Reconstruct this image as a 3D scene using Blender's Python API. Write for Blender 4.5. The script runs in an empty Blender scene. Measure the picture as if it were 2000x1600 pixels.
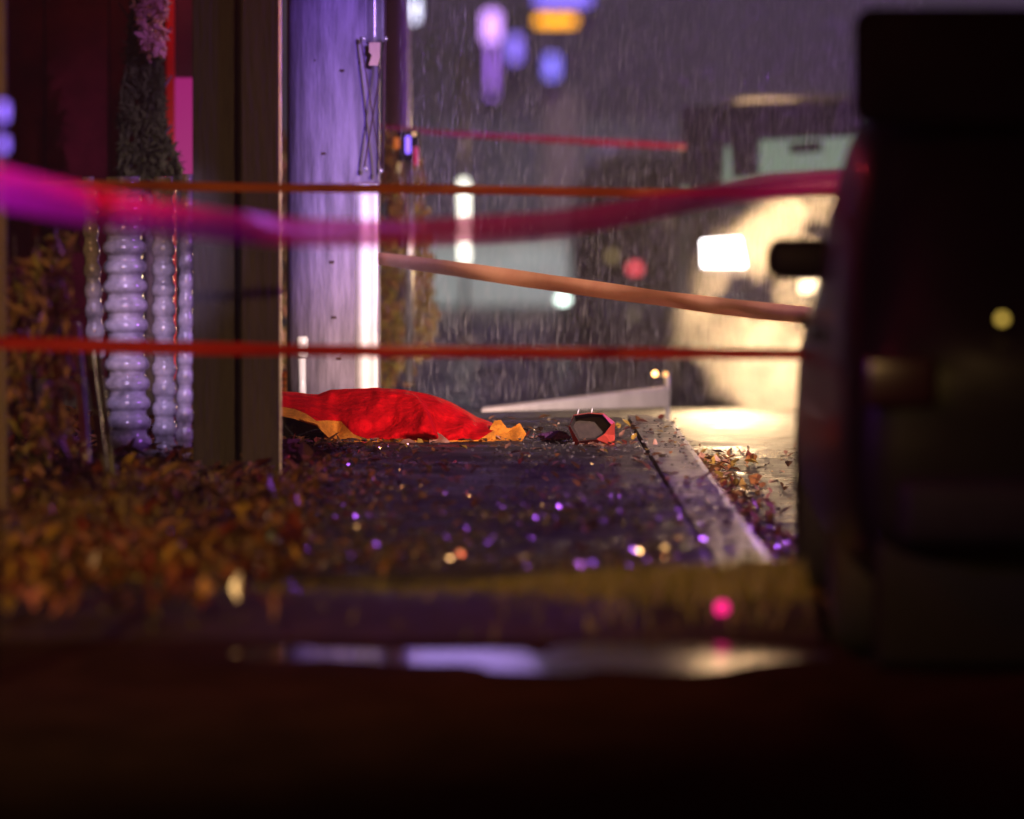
import bpy, bmesh, math, random
from mathutils import Vector, Matrix, noise
R = math.radians
random.seed(7)
sc = bpy.context.scene
COL = sc.collection

# ------------------------------------------------------------------ camera
F = 16667.0                      # focal length in pixels of the 2000 px wide photograph (300 mm on 36 mm)
HOR = 40.0                       # horizon row in the photograph
CAM = Vector((0, 0, 1.7))
PITCH = math.atan((800 - HOR) / F)
cd = bpy.data.cameras.new("camera")
cam = bpy.data.objects.new("camera", cd)
COL.objects.link(cam)
cam.location = CAM
cam.rotation_euler = (R(90) - PITCH, 0, 0)
cd.sensor_width = 36.0
cd.lens = 300.0
cd.clip_start = 0.5
cd.clip_end = 600
cd.dof.use_dof = True
cd.dof.focus_distance = 34.7
cd.dof.aperture_fstop = 1.9
sc.camera = cam

# ------------------------------------------------------------------ world, moon, exposure
w = bpy.data.worlds.new("World")
sc.world = w
w.use_nodes = True
nt = w.node_tree
bg = nt.nodes["Background"]
sky = nt.nodes.new("ShaderNodeTexSky")
sky.sky_type = 'NISHITA'
sky.sun_disc = False
sky.sun_elevation = R(-4)
sky.sun_rotation = R(200)
nt.links.new(sky.outputs[0], bg.inputs[0])
bg.inputs[1].default_value = 0.02
sd = bpy.data.lights.new("moon", 'SUN')
sd.energy = 0.006
sd.angle = R(0.5)
sd.color = (1.0, 0.93, 0.85)
so = bpy.data.objects.new("moon", sd)
so.rotation_euler = (R(50), 0, R(30))
COL.objects.link(so)
vs = sc.view_settings
vs.view_transform = 'Standard'
vs.look = 'None'
vs.gamma = 1.0
vs.exposure = 0.0
sc.cycles.use_denoising = True
sc.cycles.max_bounces = 6
sc.cycles.diffuse_bounces = 2
sc.cycles.glossy_bounces = 3
sc.cycles.transmission_bounces = 4
sc.cycles.volume_bounces = 1
sc.cycles.sample_clamp_indirect = 0.7
sc.cycles.sample_clamp_direct = 30.0
sc.cycles.caustics_reflective = False
sc.cycles.caustics_refractive = False


def lamp(name, kind, loc, color, energy, target=None, size=0.05, angle=60, blend=0.4):
    d = bpy.data.lights.new(name, kind)
    d.energy = energy
    d.color = color
    if kind == 'SPOT':
        d.spot_size = R(angle)
        d.spot_blend = blend
    d.shadow_soft_size = size
    o = bpy.data.objects.new(name, d)
    o.location = loc
    if target is not None:
        o.rotation_euler = (Vector(target) - Vector(loc)).to_track_quat('-Z', 'Y').to_euler()
    COL.objects.link(o)
    return o


# ------------------------------------------------------------------ pixel -> world
_up = Vector((0, math.sin(PITCH), math.cos(PITCH)))
_fw = Vector((0, math.cos(PITCH), -math.sin(PITCH)))


def P(px, py, d):
    """point seen at pixel (px, py) of the 2000x1600 photograph at distance d along +Y"""
    v = Vector((1, 0, 0)) * ((px - 1000) / F) + _up * ((800 - py) / F) + _fw
    return CAM + v * (d / v.y)


def ground_z(y):
    if y < 36.8:
        return -0.12
    pts = [(36.8, -0.12), (48.6, -0.49), (67, -0.72), (90, -0.9), (300, -1.2)]
    for (a, za), (b, zb) in zip(pts, pts[1:]):
        if y <= b:
            return za + (zb - za) * (y - a) / (b - a)
    return -1.2


# ------------------------------------------------------------------ lamps of the place and added unseen lights
WARM = (1.0, 0.66, 0.34)
lamp("headlight_beam", 'SPOT', (1.22, 47.9, 0.38), WARM, 1500, (0.0, 34, 0.0), 0.1, 75)
lamp("headlight_beam", 'SPOT', (2.1, 47.9, 0.38), WARM, 1500, (0.8, 34, 0.0), 0.1, 75)
lamp("steam_fill_beam", 'SPOT', (2.05, 47.0, 0.22), (1.0, 0.64, 0.3), 420, (1.2, 46.3, 0.55), 0.12, 105, 0.9)  # added light beside the cloud, brightens the steam from the right
lamp("violet_beacon_beam", 'SPOT', (4.2, 20.5, 4.6), (0.32, 0.16, 1.0), 24000, (-0.72, 37, 1.3), 0.06, 6.5, 0.9)
lamp("flood_beam", 'SPOT', (5.2, 22.5, 4.8), (1.0, 0.72, 0.62), 19000, (0.1, 36.8, -0.1), 0.1, 17, 1.0)
lamp("tape_fill_beam", 'SPOT', (4.4, 21.5, 3.2), (1.0, 0.6, 0.42), 15000, (0.3, 35.4, 0.72), 0.1, 5.5, 0.9)  # added unseen spot that brightens the slanting tape
lamp("violet_glow", 'POINT', (2.5, 43.5, 1.35), (0.45, 0.12, 1.0), 150, None, 0.06)
lamp("violet_kerb_glow", 'POINT', (1.7, 31.0, 1.75), (0.45, 0.12, 1.0), 170, None, 0.08)
lamp("blue_beacon_glow", 'POINT', (-1.62, 22.2, 1.55), (0.42, 0.12, 1.0), 8, None, 0.04)
lamp("blue_tape_beam", 'SPOT', (-2.5, 21.6, 1.9), (0.5, 0.1, 1.0), 230, (-0.8, 23.0, 1.03), 0.06, 46, 0.8)
lamp("pipe_fill_beam", 'SPOT', (-1.25, 20.0, 6.5), (0.66, 0.5, 1.0), 8500, (-1.37, 32.3, 0.5), 0.06, 3.4, 0.7)  # added unseen spot, high up, that brightens the ribbed pipes
lamp("red_tape_fill", 'POINT', (-0.6, 22.7, 2.1), (1.0, 0.05, 0.05), 75, None, 0.05)  # added unseen light that reddens the middle of the sagging tape
lamp("street_lamp_glow", 'SPOT', (-3.5, 8.0, 6.0), (1.0, 0.58, 0.2), 8200, (-1.5, 25.0, 0.0), 0.25, 26, 1.0)
lamp("far_wall_fill", 'SPOT', (0.3, 66, 4.8), (0.74, 0.66, 0.6), 4000, (0.4, 80, 0.0), 0.3, 120, 0.5)  # added unseen spot that lifts the far walls
lamp("far_violet_lamp", 'SPOT', (5.0, 72, 4.0), (0.42, 0.18, 1.0), 1600, (3.0, 90, 1.0), 0.3, 130, 0.5)
lamp("violet_puddle_fill", 'POINT', (-0.6, 84, 5.2), (0.5, 0.32, 1.0), 65, None, 0.9)  # added unseen light for the violet reflection in the puddles
lamp("warm_puddle_fill", 'POINT', (1.66, 60, 2.75), (1.0, 0.6, 0.3), 95, None, 0.35)  # added unseen light for the warm reflection in the puddles
lamp("wall_red_lamp", 'POINT', (-1.62, 39.7, 2.1), (1.0, 0.05, 0.07), 9, None, 0.05)


# ------------------------------------------------------------------ materials
MATS = {}


def mat(name, col, rough=0.6, metal=0.0, spec=0.5, emit=None, estr=0.0, vary=0.0, vscale=8.0, bump=0.0, bscale=20.0,
        rvary=0.0, coat=0.0, transl=0.0, stretch=None, col2=None, clear=0.0, trans=0.0):
    if name in MATS:
        return MATS[name]
    m = bpy.data.materials.new(name)
    m.use_nodes = True
    t = m.node_tree
    b = t.nodes["Principled BSDF"]
    b.inputs["Base Color"].default_value = (*col, 1)
    b.inputs["Roughness"].default_value = rough
    b.inputs["Metallic"].default_value = metal
    b.inputs["Specular IOR Level"].default_value = spec
    b.inputs["Coat Weight"].default_value = coat
    b.inputs["Coat Roughness"].default_value = 0.08
    b.inputs["Transmission Weight"].default_value = trans
    if emit:
        b.inputs["Emission Color"].default_value = (*emit, 1)
        b.inputs["Emission Strength"].default_value = estr
    tc = t.nodes.new("ShaderNodeTexCoord")
    src = tc.outputs["Object"]
    if stretch:
        mp = t.nodes.new("ShaderNodeMapping")
        mp.inputs["Scale"].default_value = stretch
        t.links.new(src, mp.inputs[0])
        src = mp.outputs[0]
    if vary or col2:
        n = t.nodes.new("ShaderNodeTexNoise")
        n.inputs["Scale"].default_value = vscale
        n.inputs["Detail"].default_value = 6
        n.inputs["Roughness"].default_value = 0.65
        t.links.new(src, n.inputs["Vector"])
        r = t.nodes.new("ShaderNodeValToRGB")
        c2 = col2 if col2 else tuple(min(1, c * (1 + vary)) for c in col)
        c1 = col if col2 else tuple(c * (1 - vary) for c in col)
        r.color_ramp.elements[0].position = 0.35
        r.color_ramp.elements[1].position = 0.65
        r.color_ramp.elements[0].color = (*c1, 1)
        r.color_ramp.elements[1].color = (*c2, 1)
        t.links.new(n.outputs["Fac"], r.inputs[0])
        t.links.new(r.outputs[0], b.inputs["Base Color"])
    if rvary:
        n2 = t.nodes.new("ShaderNodeTexNoise")
        n2.inputs["Scale"].default_value = vscale * 0.6
        n2.inputs["Detail"].default_value = 4
        t.links.new(src, n2.inputs["Vector"])
        mr = t.nodes.new("ShaderNodeMapRange")
        mr.inputs[1].default_value = 0.35
        mr.inputs[2].default_value = 0.65
        mr.inputs[3].default_value = max(0.02, rough - rvary)
        mr.inputs[4].default_value = rough + rvary
        t.links.new(n2.outputs["Fac"], mr.inputs[0])
        t.links.new(mr.outputs[0], b.inputs["Roughness"])
    if bump:
        n3 = t.nodes.new("ShaderNodeTexNoise")
        n3.inputs["Scale"].default_value = bscale
        n3.inputs["Detail"].default_value = 5
        t.links.new(src, n3.inputs["Vector"])
        bp = t.nodes.new("ShaderNodeBump")
        bp.inputs["Strength"].default_value = bump
        bp.inputs["Distance"].default_value = 0.02
        t.links.new(n3.outputs["Fac"], bp.inputs["Height"])
        t.links.new(bp.outputs[0], b.inputs["Normal"])
    if transl:
        tr = t.nodes.new("ShaderNodeBsdfTranslucent")
        tr.inputs[0].default_value = (*col, 1)
        mx = t.nodes.new("ShaderNodeMixShader")
        mx.inputs[0].default_value = transl
        out = t.nodes["Material Output"]
        t.links.new(b.outputs[0], mx.inputs[1])
        t.links.new(tr.outputs[0], mx.inputs[2])
        t.links.new(mx.outputs[0], out.inputs["Surface"])
    if clear:
        out = t.nodes["Material Output"]
        cur = out.inputs["Surface"].links[0].from_socket
        tp = t.nodes.new("ShaderNodeBsdfTransparent")
        tp.inputs[0].default_value = (1.0, 0.45, 0.6, 1)
        m2 = t.nodes.new("ShaderNodeMixShader")
        m2.inputs[0].default_value = clear
        t.links.new(cur, m2.inputs[1])
        t.links.new(tp.outputs[0], m2.inputs[2])
        t.links.new(m2.outputs[0], out.inputs["Surface"])
    MATS[name] = m
    return m


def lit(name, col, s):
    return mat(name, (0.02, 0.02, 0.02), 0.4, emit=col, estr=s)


M_ASPH = mat("wet_asphalt", (0.022, 0.021, 0.022), 0.38, vary=0.5, vscale=6, rvary=0.22, bump=0.9, bscale=9, spec=0.01)
M_WALK = mat("wet_concrete", (0.042, 0.038, 0.04), 0.42, vary=0.5, vscale=5, rvary=0.18, bump=0.4, bscale=40, spec=0.06)
M_KERB = mat("wet_kerb_concrete", (0.13, 0.12, 0.115), 0.4, vary=0.35, vscale=9, rvary=0.15, bump=0.3, bscale=60, spec=0.12)
M_SOIL = mat("wet_soil", (0.017, 0.011, 0.007), 0.7, vary=0.6, vscale=10, bump=0.8, bscale=14)
M_APRON = mat("wet_driveway", (0.02, 0.013, 0.009), 0.65, vary=0.4, vscale=4, rvary=0.1, bump=0.3, bscale=30, spec=0.0)
M_POLE = mat("weathered_pole_wood", (0.135, 0.115, 0.16), 0.75, vary=0.45, vscale=6, bump=0.35, bscale=30, stretch=(4, 4, 0.5))
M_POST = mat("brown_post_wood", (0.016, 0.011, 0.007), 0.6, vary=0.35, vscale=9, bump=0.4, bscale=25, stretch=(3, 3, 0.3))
M_GALV = mat("galvanised_steel", (0.55, 0.55, 0.57), 0.3, 0.75, vary=0.2, vscale=12)
M_WHITEPL = mat("white_plastic_guard", (0.72, 0.72, 0.74), 0.25, vary=0.08, vscale=10)
M_DKSTEEL = mat("rusty_strap", (0.035, 0.018, 0.018), 0.7, 0.0, spec=0.2, vary=0.4, vscale=25)
M_RED = mat("red_fleece", (0.62, 0.004, 0.008), 0.9, spec=0.05, vary=0.3, vscale=14, bump=0.6, bscale=45, transl=0.18)
M_ORANGE = mat("orange_lining", (0.85, 0.3, 0.02), 0.8, vary=0.25, vscale=60, bump=0.5, bscale=140, transl=0.25)
M_BLACKCL = mat("black_cloth", (0.012, 0.011, 0.013), 0.85, vary=0.4, vscale=20, bump=0.5, bscale=40)
M_PURPLECL = mat("dark_purple_knit", (0.05, 0.008, 0.06), 0.9, vary=0.5, vscale=30, bump=0.6, bscale=90)
M_TAPE = mat("red_plastic_tape", (0.42, 0.02, 0.008), 0.4, vary=0.12, vscale=10, transl=0.4)
M_TAPEP = mat("violet_lit_tape", (0.85, 0.03, 0.45), 0.4, vary=0.1, vscale=6, transl=0.25, clear=0.28)  # red tape tinted magenta: violet light put into its colour
M_TAPEO = mat("warm_lit_tape", (0.4, 0.09, 0.012), 0.4, vary=0.25, vscale=4, transl=0.4)  # red tape tinted orange: warm light put into its colour
M_TAPES = mat("backlit_tape", (1.0, 0.5, 0.3), 0.3, vary=0.1, vscale=6, transl=0.12)  # red tape made paler: light from behind put into its colour
M_BLKPAINT = mat("black_car_paint", (0.003, 0.0026, 0.0026), 0.35, coat=0.06, spec=0.12, vary=0.2, vscale=4)
M_BLKPL = mat("black_plastic", (0.006, 0.006, 0.006), 0.6, spec=0.08, vary=0.2, vscale=20)
M_GLASSD = mat("dark_car_glass", (0.006, 0.006, 0.007), 0.08, spec=0.6)
M_TYRE = mat("tyre_rubber", (0.012, 0.012, 0.012), 0.8, bump=0.3, bscale=60)
M_RIM = mat("wheel_alloy", (0.3, 0.3, 0.31), 0.3, 0.9, vary=0.1)
M_SUV = mat("dark_grey_car_paint", (0.022, 0.016, 0.032), 0.5, coat=0.1, spec=0.2, vary=0.15, vscale=5)
M_CARB = mat("dark_violet_car_paint", (0.025, 0.02, 0.03), 0.3, coat=0.5, vary=0.2, vscale=4)
M_CHROME = mat("chrome_trim", (0.6, 0.6, 0.6), 0.15, 1.0)
M_PIPE = mat("ribbed_clear_plastic", (0.3, 0.27, 0.29), 0.14, vary=0.6, vscale=9, spec=0.9, coat=1.0)
M_BARK = mat("bark", (0.05, 0.035, 0.025), 0.85, vary=0.4, vscale=20, bump=0.7, bscale=40)
M_STAKE = mat("green_painted_stake", (0.09, 0.1, 0.06), 0.55, vary=0.3, vscale=14)
M_MAROON = mat("maroon_board_wall", (0.05, 0.006, 0.004), 0.85, spec=0.0, vary=0.3, vscale=5, bump=0.3, bscale=14)
M_FARWALL = mat("grey_render_wall", (0.17, 0.165, 0.165), 0.85, vary=0.25, vscale=0.8, bump=0.2, bscale=10)
M_FARBASE = mat("pale_green_render", (0.24, 0.27, 0.24), 0.85, vary=0.25, vscale=1.2)
M_BEIGE = mat("beige_render", (0.5, 0.42, 0.33), 0.85, vary=0.2, vscale=2)
M_PALEBLUE = mat("pale_blue_paint", (0.42, 0.52, 0.56), 0.5, vary=0.2, vscale=1.5)
M_PINKRED = mat("salmon_red_plastic", (0.7, 0.09, 0.06), 0.4, vary=0.15, vscale=25, transl=0.3)
M_INSIDE = mat("dark_lining", (0.03, 0.019, 0.014), 0.8, vary=0.4, vscale=40)
LEAFC = [mat("leaf_brown", (0.09, 0.04, 0.016), 0.3, vary=0.4, vscale=30, coat=0.5),
         mat("leaf_orange", (0.22, 0.09, 0.025), 0.3, vary=0.35, vscale=30, coat=0.5),
         mat("leaf_yellow", (0.3, 0.19, 0.035), 0.3, vary=0.3, vscale=30, coat=0.5),
         mat("leaf_dark_red", (0.12, 0.022, 0.014), 0.3, vary=0.4, vscale=30, coat=0.5),
         mat("leaf_pink_brown", (0.3, 0.15, 0.1), 0.3, vary=0.3, vscale=30, coat=0.5)]
M_FOLD = mat("conifer_foliage", (0.035, 0.04, 0.008), 0.7, spec=0.08, vary=0.5, vscale=12)
M_FOLO = mat("olive_foliage", (0.36, 0.29, 0.08), 0.5, vary=0.5, vscale=12, transl=0.25)
M_FOLB = mat("bronze_foliage", (0.36, 0.2, 0.09), 0.5, vary=0.5, vscale=12, transl=0.25)
M_FOLY = mat("yellow_green_foliage", (0.26, 0.22, 0.05), 0.5, vary=0.5, vscale=12, transl=0.25)
M_GRASS = mat("olive_grass", (0.15, 0.15, 0.016), 0.6, vary=0.5, vscale=9)
M_RAIN = mat("rain_water", (0.8, 0.8, 0.85), 0.1, transl=0.6)
M_WATER = mat("standing_water", (0.012, 0.012, 0.013), 0.09, spec=0.7)


# ------------------------------------------------------------------ mesh helpers
def tag(o, label=None, cat=None, group=None, kind=None):
    if label: o["label"] = label
    if cat: o["category"] = cat
    if group: o["group"] = group
    if kind: o["kind"] = kind
    return o


def link_mesh(name, verts, faces, mats, parent=None, smooth=False, midx=None):
    me = bpy.data.meshes.new(name)
    me.from_pydata([tuple(v) for v in verts], [], faces)
    for m in (mats if isinstance(mats, (list, tuple)) else [mats]):
        me.materials.append(m)
    if midx:
        me.polygons.foreach_set("material_index", midx)
    if smooth:
        me.polygons.foreach_set("use_smooth", [True] * len(me.polygons))
    me.update()
    o = bpy.data.objects.new(name, me)
    COL.objects.link(o)
    if parent:
        o.parent = parent
        o.matrix_parent_inverse = Matrix.Translation(parent.location).inverted() @ Matrix.Identity(4) if parent.rotation_euler.to_matrix().is_identity and False else Matrix.Identity(4)
        # children are written in the coordinates of their thing
    return o


def link_bm(name, bm, mats, parent=None, smooth=False):
    me = bpy.data.meshes.new(name)
    bmesh.ops.recalc_face_normals(bm, faces=bm.faces)
    bm.to_mesh(me)
    bm.free()
    for m in (mats if isinstance(mats, (list, tuple)) else [mats]):
        me.materials.append(m)
    if smooth:
        me.polygons.foreach_set("use_smooth", [True] * len(me.polygons))
    o = bpy.data.objects.new(name, me)
    COL.objects.link(o)
    if parent:
        o.parent = parent
    return o


def empty(name, loc, label, cat, group=None, rz=0.0):
    o = bpy.data.objects.new(name, None)
    o.empty_display_size = 0.1
    o.location = loc
    o.rotation_euler = (0, 0, rz)
    COL.objects.link(o)
    return tag(o, label, cat, group)


def box(bm, c, s, bev=0.0, rot=None):
    g = bmesh.ops.create_cube(bm, size=1.0)
    vs_ = g["verts"]
    bmesh.ops.scale(bm, vec=s, verts=vs_)
    if bev:
        es = list({e for v in vs_ for e in v.link_edges})
        r = bmesh.ops.bevel(bm, geom=es, offset=bev, segments=3, affect='EDGES', profile=0.5)
        vs_ = list({v for f in r["faces"] for v in f.verts} | {v for v in vs_ if v.is_valid})
    if rot is not None:
        bmesh.ops.rotate(bm, cent=(0, 0, 0), matrix=rot, verts=vs_)
    bmesh.ops.translate(bm, vec=c, verts=vs_)
    return vs_


def tube(bm, path, rad, n=12, caps=True):
    path = [Vector(p) for p in path]
    rings = []
    for i, p in enumerate(path):
        a = path[max(0, i - 1)]
        b = path[min(len(path) - 1, i + 1)]
        t = (b - a).normalized()
        q = t.to_track_quat('Z', 'Y')
        r = rad[i] if isinstance(rad, (list, tuple)) else rad
        ring = [bm.verts.new(p + q @ Vector((r * math.cos(2 * math.pi * k / n), r * math.sin(2 * math.pi * k / n), 0))) for k in range(n)]
        rings.append(ring)
    for A, B in zip(rings, rings[1:]):
        for k in range(n):
            bm.faces.new((A[k], A[(k + 1) % n], B[(k + 1) % n], B[k]))
    if caps:
        bm.faces.new(rings[0][::-1])
        bm.faces.new(rings[-1])


def lathe(bm, prof, n=24, c=(0, 0, 0), rot=None):
    """profile of (radius, z) turned about z"""
    rings = []
    for r, z in prof:
        rings.append([Vector((r * math.cos(2 * math.pi * k / n), r * math.sin(2 * math.pi * k / n), z)) for k in range(n)])
    vr = []
    for ring in rings:
        row = []
        for p in ring:
            if rot is not None:
                p = rot @ p
            row.append(bm.verts.new(p + Vector(c)))
        vr.append(row)
    for A, B in zip(vr, vr[1:]):
        for k in range(n):
            bm.faces.new((A[k], A[(k + 1) % n], B[(k + 1) % n], B[k]))
    bm.faces.new(vr[0][::-1])
    bm.faces.new(vr[-1])


def interp(tab, x):
    if x <= tab[0][0]: return tab[0][1]
    for (a, va), (b, vb) in zip(tab, tab[1:]):
        if x <= b:
            t = (x - a) / (b - a)
            return va + (vb - va) * t
    return tab[-1][1]


def sstep(a, b, x):
    t = max(0, min(1, (x - a) / (b - a)))
    return t * t * (3 - 2 * t)


def sheet(name, xs, ys, zf, m, kind='structure'):
    verts, faces = [], []
    nx, ny = len(xs), len(ys)
    for y in ys:
        for x in xs:
            verts.append((x, y, zf(x, y)))
    for j in range(ny - 1):
        for i in range(nx - 1):
            a = j * nx + i
            faces.append((a, a + 1, a + nx + 1, a + nx))
    o = link_mesh(name, verts, faces, m, smooth=True)
    return tag(o, kind=kind)


def frange(a, b, n):
    return [a + (b - a) * i / n for i in range(n + 1)]


# ------------------------------------------------------------------ ground
KX = lambda y: 0.70 + (36.3 - y) * 0.0145          # kerb's road-side edge
sheet("road", frange(-60, 60, 60), frange(-20, 36.8, 30)[:-1] + frange(36.8, 90, 60) + [140, 220, 400],
      lambda x, y: ground_z(y), M_ASPH)
# paved apron nearest the camera, sidewalk, kerb, verge
XL = -14
sheet("driveway", [XL, -4, -2, -1, 0, 0.6, 0.9, 1.0, 1.5, 2.5, 4, 8], frange(6, 24.0, 20),
      lambda x, y: -0.045 + (-0.068 if x > 0.95 else 0.0), M_APRON)
sheet("verge", [XL] + frange(-5, 0.87, 40), frange(24.0, 26.1999, 24),
      lambda x, y: -0.075 + 0.095 * math.sin(math.pi * (y - 24.0) / 2.2) ** 0.6 + 0.035 * noise.noise(Vector((x * 1.7, y * 0.8, 0))) + (0.02 * sstep(25.5, 26.2, y)), M_SOIL)
bm = bmesh.new()
def strip_block(bm, x0f, x1f, ya, yb, zt, zb, n=20, roundoff=0.012):
    rows = []
    for i in range(n + 1):
        y = ya + (yb - ya) * i / n
        x0, x1 = x0f(y), x1f(y)
        rows.append([bm.verts.new(v) for v in ((x0, y, zb), (x0, y, zt), (x1 - roundoff * 2, y, zt), (x1 - roundoff * 0.7, y, zt - roundoff * 0.5), (x1, y, zt - roundoff * 1.8), (x1 + 0.01, y, zb))])
    for A, B in zip(rows, rows[1:]):
        for k in range(5):
            bm.faces.new((A[k], A[k + 1], B[k + 1], B[k]))
    bm.faces.new(rows[0]); bm.faces.new(rows[-1][::-1])
strip_block(bm, lambda y: -0.78 - 0.0 * y, lambda y: KX(y) - 0.2, 26.2, 36.55, 0.0, -0.14)
tag(link_bm("sidewalk", bm, M_WALK), kind='structure')
bm = bmesh.new()
strip_block(bm, lambda y: KX(y) - 0.197, lambda y: KX(y) if y < 36.3 else KX(y) - (y - 36.3) * 0.25, 26.2, 36.62, 0.006, -0.14, 40, 0.02)
tag(link_bm("kerb", bm, M_KERB), kind='structure')
# leaf bank of soil left of the sidewalk
def bank_z(x, y):
    base = 0.0 + 0.08 * sstep(-0.75, -1.7, x) * (0.6 + 0.4 * math.sin(y * 0.9)) + 0.03 * noise.noise(Vector((x * 3, y * 1.5, 3)))
    return base * sstep(26.0, 27.2, y) - 0.012
sheet("planting_bed", [XL] + frange(-5, -0.776, 40), frange(26.2, 44, 60), bank_z, M_SOIL)
# puddles on the apron that mirror the lamps
def blob(name, cx, cy, rx, ry, z, m, seed, n=64):
    vs_, = [[]]
    for k in range(n):
        a = 2 * math.pi * k / n
        q = 1 + 0.5 * noise.noise(Vector((math.cos(a) * 1.6, math.sin(a) * 1.6, seed)))
        vs_.append((cx + rx * q * math.cos(a), cy + ry * q * math.sin(a), z))
    o = link_mesh(name, vs_, [tuple(range(n))], m)
    return tag(o, kind='structure')
M_SHAL = mat("shallow_water", (0.015, 0.014, 0.013), 0.17, spec=0.5)
blob("puddle", -0.6, 23.45, 0.16, 0.2, -0.0410, M_WATER, 2.1)
blob("puddle", -0.2, 23.3, 0.36, 0.26, -0.0407, M_WATER, 4.4)
blob("puddle", 0.12, 23.0, 0.22, 0.2, -0.0413, M_WATER, 6.8)
blob("puddle", 0.46, 23.35, 0.42, 0.5, -0.0404, M_SHAL, 5.3)
M_DAMP = mat("damp_asphalt", (0.016, 0.011, 0.008), 0.5, vary=0.4, vscale=6, rvary=0.12, spec=0.0, bump=0.2, bscale=30)
blob("damp_patch", -0.7, 23.0, 0.55, 0.5, -0.0425, M_DAMP, 7.7)

# ------------------------------------------------------------------ red blanket
top = [(546, 765), (575, 766), (600, 770), (620, 771), (632, 766), (645, 762), (680, 760), (740, 758), (780, 761), (820, 767),
       (850, 774), (880, 786), (905, 800), (930, 815), (945, 822), (955, 826), (968, 832)]
bot = [(546, 812), (575, 818), (600, 827), (618, 832), (635, 848), (652, 864), (700, 865), (760, 865), (830, 866), (900, 866), (950, 865), (968, 862)]
hem = [(546, 794), (575, 799), (598, 808), (618, 822), (640, 821), (666, 823), (680, 838), (692, 849), (715, 857), (760, 859), (830, 860), (900, 860), (935, 859), (950, 850), (968, 838)]
ridge = [(758, 745), (766, 775), (768, 800), (776, 814), (790, 824), (820, 838), (850, 850), (870, 860)]   # (row, col)
def ridge_x(py): return interp(ridge, py)
blanket = empty("red_blanket", P(760, 865, 34.6), "red blanket with orange lining lying over a low mound on the wet sidewalk", "blanket")
def blanket_pt(u, s):
    """s 0..1 from the lower front edge to the crest, 1..1.6 down the back"""
    yt, yb = interp(top, u), interp(bot, u)
    yt += 1.2 * noise.noise(Vector((u * 0.05, 0, 9)))
    if s <= 1:
        py = yb + (yt - yb) * s
        q = math.sin(s * math.pi / 2)
        d = 34.42 + 0.62 * (1 - math.sqrt(max(0, 1 - (s * 0.97) ** 2))) + 0.12 * s
        rx = ridge_x(py)
        k = u - rx
        lip = math.exp(-(k / 5.0) ** 2) if k > 0 else math.exp(-(k / 55.0) ** 2)
        d -= 0.15 * lip * sstep(0.02, 0.2, s) * (1 - sstep(0.9, 1.0, s))
        w_ = noise.noise(Vector((u * 0.022, py * 0.03, 1.0))) * 0.075 + 0.016 * math.sin(u * 0.05 + py * 0.07 + 2.0 * noise.noise(Vector((u * 0.01, py * 0.02, 3.0)))) + noise.noise(Vector((u * 0.06, py * 0.035, 4.0))) * 0.022
        fold = 0.045 * math.sin((u * 0.55 + py * 0.9) * 0.16) * sstep(855, 935, u) * (1 - sstep(0.75, 1, s))
        d += (w_ + fold) * (1 - sstep(0.9, 1, s)) * sstep(0, 0.08, s)
        return P(u, py, d)
    t = (s - 1) / 0.6
    p = P(u, yt, 34.42 + 0.62 * (1 - math.sqrt(1 - 0.97 ** 2)) + 0.12)
    z1 = 0.0
    y = p.y + 0.5 * math.sin(t * math.pi / 2)
    return Vector((p.x, y, z1 + (p.z - z1) * math.cos(t * math.pi / 2)))
us = frange(546, 968, 170)
# left end hidden behind the wooden post: carry the cloth on a little
for part in ("cloth", "lining"):
    verts, faces = [], []
    prev = None
    for u in us:
        yt, yb, yh = interp(top, u), interp(bot, u), interp(hem, u)
        sh = max(0.0, min(0.95, (yb - yh) / (yb - yt)))
        if part == "cloth":
            ss = [sh + (1 - sh) * i / 40 for i in range(41)] + [1 + 0.6 * i / 14 for i in range(1, 15)]
        else:
            ss = [sh * i / 10 for i in range(11)]
        row = []
        for s in ss:
            p = blanket_pt(u, s) - blanket.location
            if part == "lining":
                p.y -= 0.006
            row.append(len(verts)); verts.append(p)
        if prev:
            for k in range(len(row) - 1):
                faces.append((prev[k], row[k], row[k + 1], prev[k + 1]))
        prev = row
    link_mesh(part, verts, faces, M_RED if part == "cloth" else M_ORANGE, blanket, smooth=True)
def crumple(name, outline, d, depth, m, parent=None, seed=0.0, rings=7, lab=None, cat=None, grp=None):
    """a crumpled sheet with the given outline (pixels) standing at distance d"""
    cx = sum(p[0] for p in outline) / len(outline); cy = sum(p[1] for p in outline) / len(outline)
    dense = []
    for i, p in enumerate(outline):
        q = outline[(i + 1) % len(outline)]
        for k in range(5):
            dense.append((p[0] + (q[0] - p[0]) * k / 5, p[1] + (q[1] - p[1]) * k / 5))
    n = len(dense)
    base = parent.location if parent else P(cx, max(p[1] for p in outline), d)
    verts, faces = [], []
    for r in range(rings + 1):
        f = r / rings
        for (x, y) in dense:
            px, py = cx + (x - cx) * f, cy + (y - cy) * f
            lean = (max(p[1] for p in outline) - py) * 0.004
            dd = d + lean + depth * (noise.noise(Vector((px * 0.035, py * 0.035, seed))) * 2.2 + 0.3 * abs(noise.noise(Vector((px * 0.1, py * 0.1, seed + 3)))))
            verts.append(P(px, py, dd) - base)
    for r in range(rings):
        for k in range(n):
            a, b = r * n + k, r * n + (k + 1) % n
            faces.append((a, b, b + n, a + n))
    o = link_mesh(name, verts, faces, m, parent)
    sol = o.modifiers.new("thickness", 'SOLIDIFY'); sol.thickness = 0.004
    if not parent:
        o.location = base
        tag(o, lab, cat, grp)
    return o
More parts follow.
